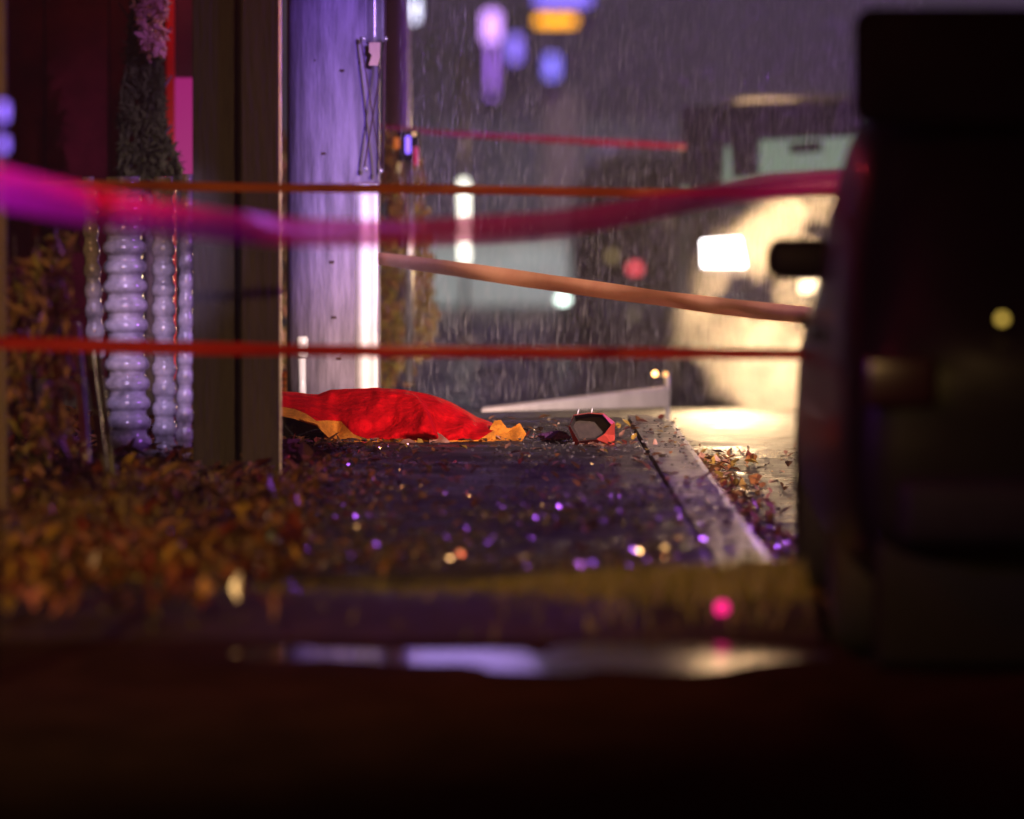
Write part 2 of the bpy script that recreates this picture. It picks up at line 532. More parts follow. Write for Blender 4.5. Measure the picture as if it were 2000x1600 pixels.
crumple("lining_corner", [(958, 834), (966, 822), (978, 820), (990, 836), (1006, 836), (1016, 827), (1028, 848), (1018, 864), (998, 866), (962, 866), (948, 864)], 34.5, 0.035, M_ORANGE, blanket, 2.0)
crumple("curled_leaf", [(838, 868), (840, 850), (850, 842), (864, 850), (878, 862), (880, 870), (858, 872)], 34.32, 0.03, LEAFC[4], None, 5.0,
        lab="large curled salmon leaf leaning on the front edge of the red blanket", cat="leaf", grp="curled leaves by the blanket")
crumple("curled_leaf", [(815, 866), (816, 856), (824, 858), (829, 867), (822, 871)], 34.32, 0.02, LEAFC[2], None, 6.0,
        lab="small yellow curled leaf between two bigger leaves at the blanket's edge", cat="leaf", grp="curled leaves by the blanket")
crumple("curled_leaf", [(778, 866), (786, 858), (800, 857), (814, 864), (812, 870), (786, 870)], 34.32, 0.02, LEAFC[4], None, 8.0,
        lab="flat pinkish brown leaf by the blanket, leftmost of three", cat="leaf", grp="curled leaves by the blanket")
# dark clothing under the lifted left hem
def lump(bm, c, r, seed, amp=0.25, sub=4, freq=2.0):
    g = bmesh.ops.create_icosphere(bm, subdivisions=sub, radius=1.0)
    for v in g["verts"]:
        q = 1 + amp * noise.noise(v.co * freq + Vector((seed, seed * 2, 0))) + amp * 0.4 * noise.noise(v.co * freq * 3 + Vector((seed, 1, 5)))
        v.co = Vector((v.co.x * r[0] * q, v.co.y * r[1] * q, v.co.z * r[2] * q)) + Vector(c)
bm = bmesh.new()
c0 = P(588, 850, 34.75)
lump(bm, (0, 0, 0.03), (0.16, 0.14, 0.085), 3.0)
o = link_bm("black_clothing", bm, M_BLACKCL, smooth=True); o.location = (c0.x, c0.y, 0.0)
tag(o, "black clothing showing under the lifted left edge of the red blanket", "clothing")

# ------------------------------------------------------------------ red hooded container, dark glove
tub = empty("red_container", P(1157, 872, 34.35), "open salmon red container lying on its side with dark inside, right of the blanket", "container")
OR = [(1113, 832), (1122, 812), (1150, 808), (1177, 810), (1194, 830), (1180, 848), (1165, 858), (1130, 862)]
LR = [(1110, 835), (1120, 810), (1150, 806), (1179, 807), (1201, 825), (1201, 850), (1200, 872), (1124, 872)]
def loop_faces(faces, a, b, n):
    for k in range(n):
        faces.append((a + k, a + (k + 1) % n, b + (k + 1) % n, b + k))
verts, faces = [], []
for (x, y) in OR: verts.append(P(x, y, 34.12) - tub.location)
for (x, y) in LR: verts.append(P(x, y, 34.2) - tub.location)
for (x, y) in LR: verts.append(P(1157 + (x - 1157) * 0.92, 872 + (y - 872) * 0.93, 34.5) - tub.location)
loop_faces(faces, 0, 8, 8); loop_faces(faces, 8, 16, 8); faces.append(tuple(range(16, 24)))
link_mesh("shell", verts, faces, M_PINKRED, tub)
verts, faces = [], []
for (x, y) in OR: verts.append(P(x, y, 34.123) - tub.location)
for (x, y) in OR: verts.append(P(1155 + (x - 1155) * 0.85, 838 + (y - 838) * 0.8, 34.2) - tub.location)
loop_faces(faces, 0, 8, 8); faces.append(tuple(range(8, 16)))
link_mesh("inner_lining", verts, faces, M_INSIDE, tub)
for (x, y) in ((1128, 808), (1155, 806)):
    bm = bmesh.new()
    tube(bm, [P(x, y + 3, 34.25) - tub.location, P(x + 1, y - 4, 34.25) - tub.location, P(x + 2.5, y - 10, 34.26) - tub.location], [0.004, 0.003, 0.0012], 8)
    link_bm("prong", bm, M_WHITEPL, tub, True)
bm = bmesh.new()
lump(bm, (0, 0, 0.018), (0.058, 0.05, 0.022), 7.0, 0.3)
for k in range(4):
    a = R(-25 + 17 * k)
    tube(bm, [(0.03 + 0.004 * k, -0.02 + 0.014 * k, 0.018), (0.05, -0.035 + 0.018 * k, 0.02), (0.066 - 0.004 * abs(k - 1), -0.045 + 0.022 * k, 0.012)], [0.009, 0.009, 0.007], 8)
o = link_bm("dark_glove", bm, M_PURPLECL, smooth=True)
c0 = P(1082, 866, 34.5); o.location = (c0.x, c0.y, 0.0)
tag(o, "dark purple crumpled glove lying left of the red container", "glove")

# ------------------------------------------------------------------ utility pole and what stands round it
D0 = 37.5
pb = P(652, 795, D0)
pole = empty("utility_pole", (pb.x, D0, -0.02), "thick weathered wooden utility pole with white cable guard behind the blanket", "utility pole")
def L(px, py, d, parent): return P(px, py, d) - parent.location
bm = bmesh.new()
prof = []
for i in range(41):
    z = 6.0 * i / 40
    prof.append((0.206 - 0.006 * z / 6, z))
lathe(bm, prof, 40)
link_bm("shaft", bm, M_POLE, pole, True)
# half-round guard on the front right
def guard(x0, x1, y0, y1, d, name, m, prom=0.06):
    n = 12
    verts, faces = [], []
    ys_ = frange(y0, y1, 10)
    for y in ys_:
        for k in range(n + 1):
            t = k / n
            px = x0 + (x1 - x0) * t
            bul = prom * math.sin(math.pi * min(1, max(0, (t - 0.12) / 0.76))) ** 0.7 if 0.12 < t < 0.88 else 0.0
            verts.append(L(px, y, d - bul - 0.004, pole))
    for j in range(len(ys_) - 1):
        for k in range(n):
            a = j * (n + 1) + k
            faces.append((a, a + 1, a + n + 2, a + n + 1))
    o = link_mesh(name, verts, faces, m, pole, smooth=True)
    md = o.modifiers.new("thickness", 'SOLIDIFY'); md.thickness = 0.005; md.offset = 1
    return o
guard(684, 738, 360, 800, D0 - 0.155, "cable_guard", M_WHITEPL, 0.07)
guard(712, 750, -30, 82, D0 - 0.14, "conduit", M_GALV, 0.06)
bm = bmesh.new(); tube(bm, [L(752, -30, D0 - 0.13, pole), L(750, 200, D0 - 0.13, pole), L(747, 335, D0 - 0.13, pole)], 0.008, 8)
link_bm("ground_wire", bm, M_DKSTEEL, pole, True)
for (a, b) in (((704, 72), (745, 336)), ((753, 78), (711, 330))):
    p, q = L(*a, D0 - 0.235, pole), L(*b, D0 - 0.235 - 0.008 * (a[0] > 740), pole)
    bm = bmesh.new()
    v = (q - p)
    rot = v.to_track_quat('Z', 'Y').to_matrix()
    box(bm, (p + q) / 2, (0.02, 0.006, v.length), 0.001, rot)
    st = link_bm("cross_brace", bm, M_DKSTEEL, pole)
for (x, y) in ((710, 76), (753, 76), (714, 330), (744, 334)):
    bm = bmesh.new(); lathe(bm, [(0.011, 0), (0.011, 0.01), (0.005, 0.016)], 8, L(x, y, D0 - 0.245, pole), Matrix.Rotation(R(90), 3, 'X'))
    link_bm("bolt", bm, M_GALV, pole, True)
verts = [L(x, y, D0 - 0.215, pole) for (x, y) in ((721, 83), (743, 83), (742, 112), (738, 128), (720, 128), (726, 107), (721, 103))]
o = link_mesh("lit_gap_patch", verts, [tuple(range(7))], mat("lit_gap_tint", (0.36, 0.24, 0.13), 0.5, vary=0.1), pole)  # buff patch painted for the bright gap between the braces
o.modifiers.new("thickness", 'SOLIDIFY').thickness = 0.003

for (x, y) in ((592, 62), (618, 118), (668, 138), (605, 262), (632, 300), (585, 395), (648, 512), (652, 620), (610, 566), (662, 700)):
    bm = bmesh.new(); a_ = (x - 652) / 91 * 1.3
    box(bm, L(x, y, D0 - 0.206 * math.cos(a_) - 0.002, pole), (0.022, 0.012, 0.012), 0.003)
    link_bm("staple", bm, M_DKSTEEL, pole)

# short conduit stub with a cap
d = 36.9
sb = P(591, 795, d)
stub = empty("vent_pipe", (sb.x, d, 0.0), "short capped grey pipe standing left of the utility pole", "pipe")
bm = bmesh.new(); tube(bm, [Vector((0, 0, -0.02)), L(590, 700, d, stub)], 0.0165, 16); link_bm("pipe", bm, M_WHITEPL, stub, True)
bm = bmesh.new(); zt = L(590, 657, d, stub).z; lathe(bm, [(0.022, zt - 0.09), (0.026, zt - 0.075), (0.026, zt - 0.01), (0.02, zt)], 16); link_bm("cap", bm, M_WHITEPL, stub, True)
# orange traffic bollard tip
d = 38.2
ob = P(560, 795, d)
cone = empty("orange_bollard", (ob.x, d, 0.0), "small orange bollard with dark bands between wooden post and utility pole", "bollard")
zt = L(560, 726, d, cone).z
bm = bmesh.new(); lathe(bm, [(0.045, -0.02), (0.04, 0.02), (0.032, zt - 0.015), (0.028, zt)], 16); link_bm("body", bm, mat("orange_plastic", (0.8, 0.18, 0.02), 0.4, vary=0.1), cone, True)
for k in range(3):
    z = zt - 0.03 - 0.03 * k
    bm = bmesh.new(); lathe(bm, [(0.0345 + 0.0018 * k, z - 0.006), (0.0345 + 0.0018 * k, z)], 16); link_bm("band", bm, M_BLACKCL, cone, True)

# foliage helper: leaf cards spread through a volume
def leaf_cloud(n, sampler, size, seed, aspect=1.6):
    rnd = random.Random(seed)
    verts, faces, mi = [], [], []
    for _ in range(n):
        p, m = sampler(rnd)
        s = size * rnd.uniform(0.6, 1.4)
        q = Matrix.Rotation(rnd.uniform(0, 6.28), 3, 'Z') @ Matrix.Rotation(rnd.uniform(-1.3, 1.3), 3, 'X') @ Matrix.Rotation(rnd.uniform(-1, 1), 3, 'Y')
        a = len(verts)
        for v in ((0, -s * aspect, 0), (s * 0.5, -s * 0.2, s * 0.18), (0, s * aspect, 0), (-s * 0.5, -s * 0.2, s * 0.18)):
            verts.append(Vector(p) + q @ Vector(v))
        faces += [(a, a + 1, a + 2), (a, a + 2, a + 3)]
        mi += [m, m]
    return verts, faces, mi

# hedge behind the pole
D1 = 42.0
hb = P(760, 748, D1)
hedge = empty("hedge", (hb.x - 0.3, D1, 0.0), "autumn brown and olive bush growing behind the utility pole", "bush")
def hedge_s(rnd):
    while True:
        px, py = rnd.uniform(520, 862), rnd.uniform(262, 752)
        edge = interp([(262, 815), (350, 830), (450, 838), (560, 848), (640, 856), (700, 830), (752, 800)], py) + 10 * noise.noise(Vector((py * 0.03, 1, 1)))
        if px > edge: continue
        g = noise.noise(Vector((px * 0.03, py * 0.03, 2)))
        if g < -0.32: continue
        p = P(px, py, D1 + rnd.uniform(-0.5, 0.6))
        r = g + rnd.uniform(-0.25, 0.25)
        m = 0 if r < -0.1 else (1 if r < 0.2 else 2)
        if py < 470: m = 1 if rnd.random() < 0.8 else 0
        return p - hedge.location, m
v, f, mi = leaf_cloud(5200, hedge_s, 0.022, 11)
link_mesh("foliage", v, f, [M_FOLO, M_FOLB, M_FOLY], hedge, midx=mi)
for k in range(5):
    x = -0.25 + 0.13 * k
    bm = bmesh.new(); tube(bm, [(x * 0.5, 0.1 * (k % 2), -0.05), (x * 0.8, 0, 0.4), (x, 0.05, 0.95), (x * 1.15, 0, 1.2)], [0.02, 0.016, 0.01, 0.004], 8)
    link_bm("stem", bm, M_BARK, hedge, True)
# second pole: a slim metal post at the pole's right
d = 43.6
pp = P(777, 795, d)
post2 = empty("steel_post", (pp.x, d, -0.02), "slim steel post with violet sheen behind the right side of the utility pole", "post")
bm = bmesh.new(); tube(bm, [(0.01, 0, 0), (0, 0, 1.15), (-0.015, 0, 2.6)], 0.066, 20); link_bm("tube", bm, mat("grey_painted_steel", (0.34, 0.3, 0.34), 0.45, vary=0.15, vscale=5), post2, True)
zc = L(777, 345, d, post2).z
bm = bmesh.new(); lathe(bm, [(0.066, zc - 0.02), (0.066, zc + 0.02)], 20); link_bm("collar", bm, M_GALV, post2, True)

# ------------------------------------------------------------------ wooden post in front, left
DP = 31.6
wb = P(462, 940, DP)
wp = empty("wooden_post", (wb.x, DP, 0.0), "tall brown wooden post of two boards with a dark groove, left of the blanket", "post")
def pxbox(bm, x0, x1, y0, y1, d, depth, parent, bev=0.004):
    a, b = P(x0, y1, d), P(x1, y0, d)
    c = Vector(((a.x + b.x) / 2, d + depth / 2, (a.z + b.z) / 2)) - parent.location
    box(bm, c, (b.x - a.x, depth, b.z - a.z), bev)
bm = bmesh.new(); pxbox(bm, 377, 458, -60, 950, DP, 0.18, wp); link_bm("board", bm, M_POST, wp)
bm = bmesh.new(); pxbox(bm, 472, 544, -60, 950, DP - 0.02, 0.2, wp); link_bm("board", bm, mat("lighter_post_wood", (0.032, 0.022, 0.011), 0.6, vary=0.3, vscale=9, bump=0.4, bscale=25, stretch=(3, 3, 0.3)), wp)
bm = bmesh.new(); pxbox(bm, 456, 474, -60, 950, DP + 0.1, 0.05, wp, 0.0); link_bm("groove_backing", bm, M_BLKPL, wp)
bm = bmesh.new(); pxbox(bm, 544.6, 549, -60, 950, DP + 0.0, 0.03, wp, 0.002); link_bm("metal_edge", bm, M_GALV, wp)

# ribbed plastic pipes between post and wall
DR = 32.3
def rib_pipe(x_top, x_bot, w_top, w_bot, y0, y1, d, label, grp="ribbed plastic pipes beside the post"):
    b = P((x_top + x_bot) / 2, y1, d)
    n = int((y1 - y0) / 37) * 14
    bm = bmesh.new()
    path, rad = [], []
    for i in range(n + 1):
        t = i / n
        py = y1 + (y0 - y1) * t
        px = x_bot + (x_top - x_bot) * t
        r = (w_bot + (w_top - w_bot) * t) / 2 / F * d
        ph = (i % 14) / 14
        path.append(P(px, py, d) - b)
        rad.append(r * (0.80 + 0.20 * max(0.0, math.sin(math.pi * min(1.0, ph / 0.68))) ** 0.55))
    tube(bm, path, rad, 20)
    o = link_bm("ribbed_pipe", bm, M_PIPE, smooth=True)
    o.location = b
    return tag(o, label, "pipe", grp)
rib_pipe(240, 252, 84, 92, 345, 915, DR, "widest ribbed plastic pipe with violet glints, left of two narrower ones")
rib_pipe(318, 322, 48, 50, 345, 930, DR + 0.12, "dull ribbed plastic pipe between the widest pipe and the glinting pipe")
rib_pipe(366, 360, 28, 36, 340, 900, DR + 0.05, "slim ribbed plastic pipe glinting white against the wooden post")
rib_pipe(172, 188, 30, 40, 345, 700, DR + 0.3, "short ribbed plastic pipe with violet glints, farthest left beside the bush")
# stakes
def stake(name, a, b, d, wdt, m, label, grp):
    p, q = P(*a, d), P(*b, d)
    bm = bmesh.new()
    v = q - p
    box(bm, v / 2, (wdt, 0.03, v.length), 0.004, v.to_track_quat('Z', 'Y').to_matrix())
    box(bm, v / 2 + Vector((wdt * 0.6, -0.004, 0)), (wdt * 0.3, 0.02, v.length * 0.98), 0.002, v.to_track_quat('Z', 'Y').to_matrix())
    o = link_bm(name, bm, m); o.location = p
    return tag(o, label, "stake", grp)
stake("garden_stake", (214, 1010), (172, 670), 30.3, 0.05, M_STAKE, "broad leaning green stake in front of the ribbed pipes", "garden stakes by the pipes")
stake("garden_stake", (168, 910), (146, 630), 30.6, 0.022, M_WHITEPL, "thin pale leaning stake left of the broad green stake", "garden stakes by the pipes")

# ------------------------------------------------------------------ house wall, conifer, red frame on the left
DW = 40.5
wl = P(0, 700, DW)
house = empty("house", (-2.6, DW, 0.0), "dark maroon board house wall behind the bushes at the left edge", "house")
bm = bmesh.new()
for k in range(9):
    x0 = -1.62 + 0.305 * k
    box(bm, (x0 + 0.14 - 0.12, 0.12 if k % 2 else 0.135, 1.5), (0.299, 0.2, 3.3), 0.004)
link_bm("wall", bm, M_MAROON, house)
bm = bmesh.new()
a = P(333, 0, DW - 0.1); 
box(bm, Vector(((P(326, 0, DW).x + P(342, 0, DW).x) / 2 + 2.6, -0.06, 1.5)), (0.04, 0.06, 3.3), 0.004)
link_bm("corner_board", bm, mat("red_gloss_paint", (0.7, 0.02, 0.03), 0.35, vary=0.15), house)
x0, x1 = P(340, 0, DW).x + 2.6, P(385, 0, DW).x + 2.6
zt_, zb_ = P(0, 152, DW).z, P(0, 345, DW).z
bm = bmesh.new(); box(bm, ((x0 + x1) / 2, -0.03, (zt_ + zb_) / 2), (x1 - x0, 0.03, zt_ - zb_), 0.003)
link_bm("glow_panel", bm, lit("magenta_sheen_glow", (0.75, 0.03, 0.34), 0.42), house)  # emission stands for magenta light reflected by the panel
bm = bmesh.new(); box(bm, ((x0 + x1) / 2, 0.0, 2.6), (x1 - x0, 0.02, 2.4), 0.003); 
link_bm("upper_panel", bm, mat("dark_red_panel", (0.05, 0.003, 0.009), 0.5, vary=0.3), house)

con = empty("conifer", (P(285, 700, 38.6).x, 38.6, 0.0), "dark bushy conifer in front of the maroon house wall", "tree")
def con_s(rnd):
    while True:
        px, py = rnd.uniform(225, 362), rnd.uniform(-40, 360)
        e = interp([(-40, 296), (60, 304), (110, 314), (200, 320), (260, 326), (300, 345), (360, 358)], py)
        l_ = interp([(-40, 262), (100, 250), (200, 236), (360, 232)], py)
        if px > e + 9 * noise.noise(Vector((py * 0.05, 0, 3))) or px < l_ + 9 * noise.noise(Vector((py * 0.04, 5, 3))): continue
        if noise.noise(Vector((px * 0.035, py * 0.035, 7))) < -0.3: continue
        return P(px, py, 38.6 + rnd.uniform(-0.25, 0.25)) - con.location, 0
v, f, mi = leaf_cloud(3800, con_s, 0.016, 21, 2.2)
link_mesh("crown", v, f, M_FOLD, con)
bm = bmesh.new(); tube(bm, [(0.03, 0, -0.05), (0.02, 0.02, 0.8), (0, 0, 1.9)], [0.05, 0.04, 0.02], 10); link_bm("trunk", bm, M_BARK, con, True)
for k in range(10):
    z = 0.75 + 0.11 * k; s = 1 if k % 2 else -1
    bm = bmesh.new(); tube(bm, [(0.02, 0, z), (0.06 * s, 0.03, z + 0.06), (0.12 * s, -0.03, z + 0.15)], [0.012, 0.008, 0.003], 6); link_bm("branch", bm, M_BARK, con, True)
ftop = empty("lit_tips", (P(300, 60, 38.2).x, 38.2, 1.2), "leafy tips of the conifer painted salmon as if lit", "plant")
def cl_s(rnd):
    while True:
        px, py = rnd.uniform(258, 326), rnd.uniform(-40, 115)
        if px < 262 + 0.25 * max(0, py - 20): continue
        if noise.noise(Vector((px * 0.05, py * 0.05, 1))) < -0.12: continue
        return P(px, py, 38.2 + rnd.uniform(-0.1, 0.1)) - ftop.location, 0
v, f, mi = leaf_cloud(420, cl_s, 0.022, 31, 1.3)
link_mesh("foliage", v, f, mat("lit_tip_foliage", (0.55, 0.25, 0.17), 0.5, vary=0.3, transl=0.3), ftop)  # salmon colour paints the light on the conifer's upper tips
bm = bmesh.new(); tube(bm, [L(300, 130, 38.25, ftop), L(298, 60, 38.25, ftop), L(303, -40, 38.25, ftop)], 0.006, 6); link_bm("stem", bm, M_BARK, ftop, True)

# dark leafy shrub low at the left edge
def shrub(name, x0, x1, y0, y1, d, n, size, label, mats, seed, dens=-0.15):
    b = P((x0 + x1) / 2, y1, d)
    s = empty(name, (b.x, d, max(0.0, b.z)), label, "shrub")
    def smp(rnd):
        while True:
            px, py = rnd.uniform(x0, x1), rnd.uniform(y0, y1)
            g = noise.noise(Vector((px * 0.012, py * 0.012, seed)))
            if g < dens: continue
            return P(px, py, d + rnd.uniform(-0.35, 0.35)) - s.location, rnd.choices(range(len(mats)), [3, 2, 1][:len(mats)])[0]
    v, f, mi = leaf_cloud(n, smp, size, seed)
    link_mesh("foliage", v, f, mats, s, midx=mi)
    for k in range(4):
        px = x0 + (x1 - x0) * (0.2 + 0.2 * k)
        bm = bmesh.new(); tube(bm, [L(px * 0.6 + (x0 + x1) * 0.2, y1, d, s), L(px, (y0 + y1) / 2, d, s), L(px + 8 * (k - 1.5), y0, d, s)], [0.014, 0.01, 0.004], 6)
        link_bm("stem", bm, M_BARK, s, True)
shrub("shrub", -40, 140, 460, 960, 29.5, 900, 0.028, "dark red brown shrub with yellow green leaves at the left edge", [M_FOLB, mat("dark_red_foliage", (0.09, 0.02, 0.02), 0.5, vary=0.4), M_FOLY], 41)
# slim beige downpipe at the frame's left edge
b0 = P(4, 1000, 28.0)
bm = bmesh.new(); box(bm, (0, 0, 0.9), (0.03, 0.03, 2.0), 0.004)
o = link_bm("fence_post", bm, mat("beige_post_paint", (0.12, 0.08, 0.05), 0.6, vary=0.2), None); o.location = (P(2, 0, 28).x, 28.0, 0.0)
tag(o, "slim beige fence post cut off by the left edge of the picture", "post")

# ------------------------------------------------------------------ barrier tapes
def tape(name, pts, width, m, label, twist=0.0, sag=0, n=80):
    """pts: (px, py, distance, width px) joined by a smooth curve"""
    ctr, wd = [], []
    k = len(pts) - 1
    for i in range(n + 1):
        t = i / n * k
        j = min(int(t), k - 1); u = t - j
        p0, p1, p2, p3 = pts[max(0, j - 1)], pts[j], pts[j + 1], pts[min(k, j + 2)]
        q = []
        for c in range(4):
            a, b, c_, d_ = p0[c], p1[c], p2[c], p3[c]
            q.append(0.5 * ((2 * b) + (-a + c_) * u + (2 * a - 5 * b + 4 * c_ - d_) * u * u + (-a + 3 * b - 3 * c_ + d_) * u ** 3))
        ctr.append(P(q[0], q[1], q[2])); wd.append(q[3] * q[2] / F)
    base = ctr[0].copy()
    verts, faces = [], []
    for i, p in enumerate(ctr):
        a = ctr[max(0, i - 1)]; b = ctr[min(n, i + 1)]
        t = (b - a).normalized()
        side = Vector((0, 0, 1)) - t * t.z
        side.normalize()
        nrm = t.cross(side)
        ang = (0.12 if m is M_TAPES else 0.35) * math.sin(i * 0.13 + twist) + 0.15 * math.sin(i * 0.41 + twist)
        dv = side * math.cos(ang) + nrm * math.sin(ang)
        for r in range(5):
            f = r / 4 - 0.5
            verts.append(p + dv * wd[i] * f + nrm * wd[i] * 0.12 * math.cos(f * math.pi) - base)
    for i in range(n):
        for r in range(4):
            a = i * 5 + r
            faces.append((a, a + 1, a + 6, a + 5))
    o = link_mesh(name, verts, faces, m, smooth=True); o.location = base
    return tag(o, label, "barrier tape", "barrier tapes strung across the sidewalk")
tape("barrier_tape", [(-60, 352, 22.0, 88), (170, 402, 22.6, 74), (400, 436, 23.4, 62), (560, 452, 24.2, 58), (740, 455, 25, 54), (900, 450, 25.6, 54), (1110, 434, 26.2, 54),
                      (1330, 395, 26.8, 52), (1500, 364, 27.2, 48), (1680, 350, 27.4, 36)], 0.075, M_TAPEP,
     "widest barrier tape, tinted magenta by painted light, sagging, nearest across the picture")
tape("barrier_tape", [(-40, 356, 29.5, 16), (250, 362, 29.6, 18), (560, 367, 29.8, 18), (830, 369, 30, 19), (1100, 374, 30, 19), (1330, 377, 30, 18), (1680, 372, 29.0, 16)], 0.03, M_TAPEO,
     "thin barrier tape painted warm-lit orange, level just above the sagging magenta tape", 1.0)
tape("barrier_tape", [(726, 503, 37.5, 24), (900, 527, 36.4, 30), (1100, 556, 35.4, 32), (1330, 588, 34.2, 32), (1480, 606, 33.4, 34), (1700, 628, 32, 34)], 0.07, M_TAPES,
     "barrier tape painted bright as if backlit, slanting down from the utility pole to the right", 2.0)
tape("barrier_tape", [(735, 246, 43, 9), (870, 260, 43.5, 12), (1100, 274, 44.2, 14), (1290, 284, 44.8, 13), (1340, 287, 45, 13)], 0.04, mat("far_red_tape", (0.5, 0.03, 0.025), 0.4, vary=0.1, transl=0.1),
     "short faint red barrier tape farthest back, reaching the steaming vehicle", 3.0)
tape("barrier_tape", [(-60, 668, 27.2, 26), (370, 680, 27.4, 26), (740, 686, 27.6, 24), (1330, 690, 27.4, 22), (1560, 692, 27, 22), (1668, 694, 26.6, 20)], 0.045, M_TAPE,
     "lowest barrier tape, dark red and level in front of post and blanket", 4.0)

# ------------------------------------------------------------------ vehicles
def ring_pts(st):
    y, zl, zb, zt, wb_, wt = st
    half = [(0.88 * wb_, zl), (wb_ * 0.985, zl + 0.10), (wb_, zl + (zb - zl) * 0.55), (0.965 * wb_, zb), (wt, zt - 0.07), (wt - 0.10, zt - 0.01), (wt * 0.4, zt)]
    return [Vector((x, y, z)) for x, z in half] + [Vector((-x, y, z)) for x, z in reversed(half)]
def vehicle(name, loc, label, cat, stations, paint, glassm, cabin, wheels, r_w, wt_track, group=None, smooth=True):
    """stations run from -y (end nearest the camera) to +y; cabin = (first station of screen, roof start, roof end, last station of screen)"""
    v = empty(name, loc, label, cat, group)
    rings = [ring_pts(s) for s in stations]
    n = 14
    bm = bmesh.new()
    vr = [[bm.verts.new(p) for p in r] for r in rings]
    for A, B in zip(vr, vr[1:]):
        for k in range(n):
            bm.faces.new((A[k], A[(k + 1) % n], B[(k + 1) % n], B[k]))
    bm.faces.new(vr[0][::-1]); bm.faces.new(vr[-1])
    # wheel arches: dark liners are added with the wheels
    body = link_bm("body", bm, paint, v, True)
    sub = body.modifiers.new("smooth", 'SUBSURF'); sub.levels = 2; sub.render_levels = 2
    def quad(a, b, c, d_, off, nm, inset=0.07, m=glassm):
        cc = (a + b + c + d_) / 4
        nr = (b - a).cross(d_ - a).normalized()
        if nr.dot(cc - Vector((0, cc.y, 0.7))) < 0 and abs(nr.x) > 0.4: nr = -nr
        if abs(nr.x) <= 0.4 and nr.z < 0: nr = -nr
        N = 6
        verts, faces = [], []
        for i in range(N + 1):
            for j in range(N + 1):
                s, t = inset + (1 - 2 * inset) * i / N, inset + (1 - 2 * inset) * j / N
                p = (a * (1 - s) + b * s) * (1 - t) + (d_ * (1 - s) + c * s) * t
                verts.append(p + nr * off)
        for i in range(N):
            for j in range(N):
                q = i * (N + 1) + j
                faces.append((q, q + 1, q + N + 2, q + N + 1))
        o = link_mesh(nm, verts, faces, m, v, smooth=True)
        md = o.modifiers.new("thickness", 'SOLIDIFY'); md.thickness = 0.006
        return o
    a, b, c, e = cabin
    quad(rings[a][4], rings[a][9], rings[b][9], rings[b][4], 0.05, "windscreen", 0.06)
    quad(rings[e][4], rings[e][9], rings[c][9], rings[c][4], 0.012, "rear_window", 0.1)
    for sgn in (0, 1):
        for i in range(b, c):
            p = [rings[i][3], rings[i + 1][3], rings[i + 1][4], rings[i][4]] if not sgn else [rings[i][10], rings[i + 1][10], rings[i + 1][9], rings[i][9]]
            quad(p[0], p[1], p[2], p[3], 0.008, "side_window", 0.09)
    for (y, s) in [(y, s) for y in wheels for s in (-1, 1)]:
        wh = bpy.data.objects.new("wheel", None); COL.objects.link(wh); wh.parent = v; wh.location = (s * wt_track, y, r_w)
        rot = Matrix.Rotation(R(90) * s, 3, 'Y')
        bm = bmesh.new(); lathe(bm, [(r_w * 0.6, -0.1), (r_w * 0.93, -0.1), (r_w, -0.075), (r_w, 0.075), (r_w * 0.93, 0.1), (r_w * 0.62, 0.1), (r_w * 0.6, 0.06)], 32, (0, 0, 0), rot); link_bm("tyre", bm, M_TYRE, wh, True)
        bm = bmesh.new(); lathe(bm, [(0.02, 0.075), (r_w * 0.2, 0.085), (r_w * 0.55, 0.07), (r_w * 0.6, 0.1), (r_w * 0.62, 0.07)][::-1], 32, (0, 0, 0), rot); link_bm("rim", bm, M_RIM, wh, True)
    return v
def mirror_part(v, c, s, m):
    bm = bmesh.new(); box(bm, c, s, min(s) * 0.42); 
    return link_bm("wing_mirror", bm, m, v, True)

# near car at the right, seen from behind; only its left flank is in the picture
NX = 0.895
W2 = 0.92
st = [(0.0, 0.30, 0.80, 0.86, 0.80, 0.62), (0.06, 0.26, 0.92, 1.0, 0.88, 0.70), (0.35, 0.22, 1.0, 1.42, 0.905, 0.72), (0.75, 0.2, 1.01, 1.56, 0.925, 0.80), (1.5, 0.2, 1.0, 1.60, 0.93, 0.82),
      (2.5, 0.2, 0.99, 1.58, 0.93, 0.80), (2.95, 0.2, 0.98, 1.45, 0.92, 0.73), (3.45, 0.2, 0.96, 1.04, 0.915, 0.78), (4.2, 0.22, 0.9, 0.95, 0.90, 0.74), (4.55, 0.28, 0.78, 0.84, 0.84, 0.66), (4.65, 0.34, 0.66, 0.70, 0.74, 0.55)]
near = vehicle("parked_car", (NX + W2, 23.6, -0.12), "black car parked at the right edge, dark against the headlights", "car", st, M_BLKPAINT, M_GLASSD, (7, 5, 3, 1), (0.85, 3.7), 0.32, 0.80)
mir = mirror_part(near, (-W2 + 0.0, 2.72, 1.085), (0.22, 0.11, 0.125), M_BLKPL)
bm = bmesh.new(); box(bm, (-W2 - 0.0, 2.72, 1.05), (0.08, 0.05, 0.05), 0.01); link_bm("mirror_arm", bm, M_BLKPL, near)
bm = bmesh.new(); box(bm, (0.185, 0.62, 1.69), (2.05, 0.34, 0.33), 0.05); lb = link_bm("roof_box", bm, mat("matt_black_cover", (0.003, 0.003, 0.003), 0.85, spec=0.0, vary=0.2), near, True)
for s in (-1, 1):
    bm = bmesh.new(); box(bm, (0.5 * s, 0.62, 1.553), (0.06, 0.2, 0.04), 0.008); link_bm("roof_bar", bm, M_BLKPL, near)
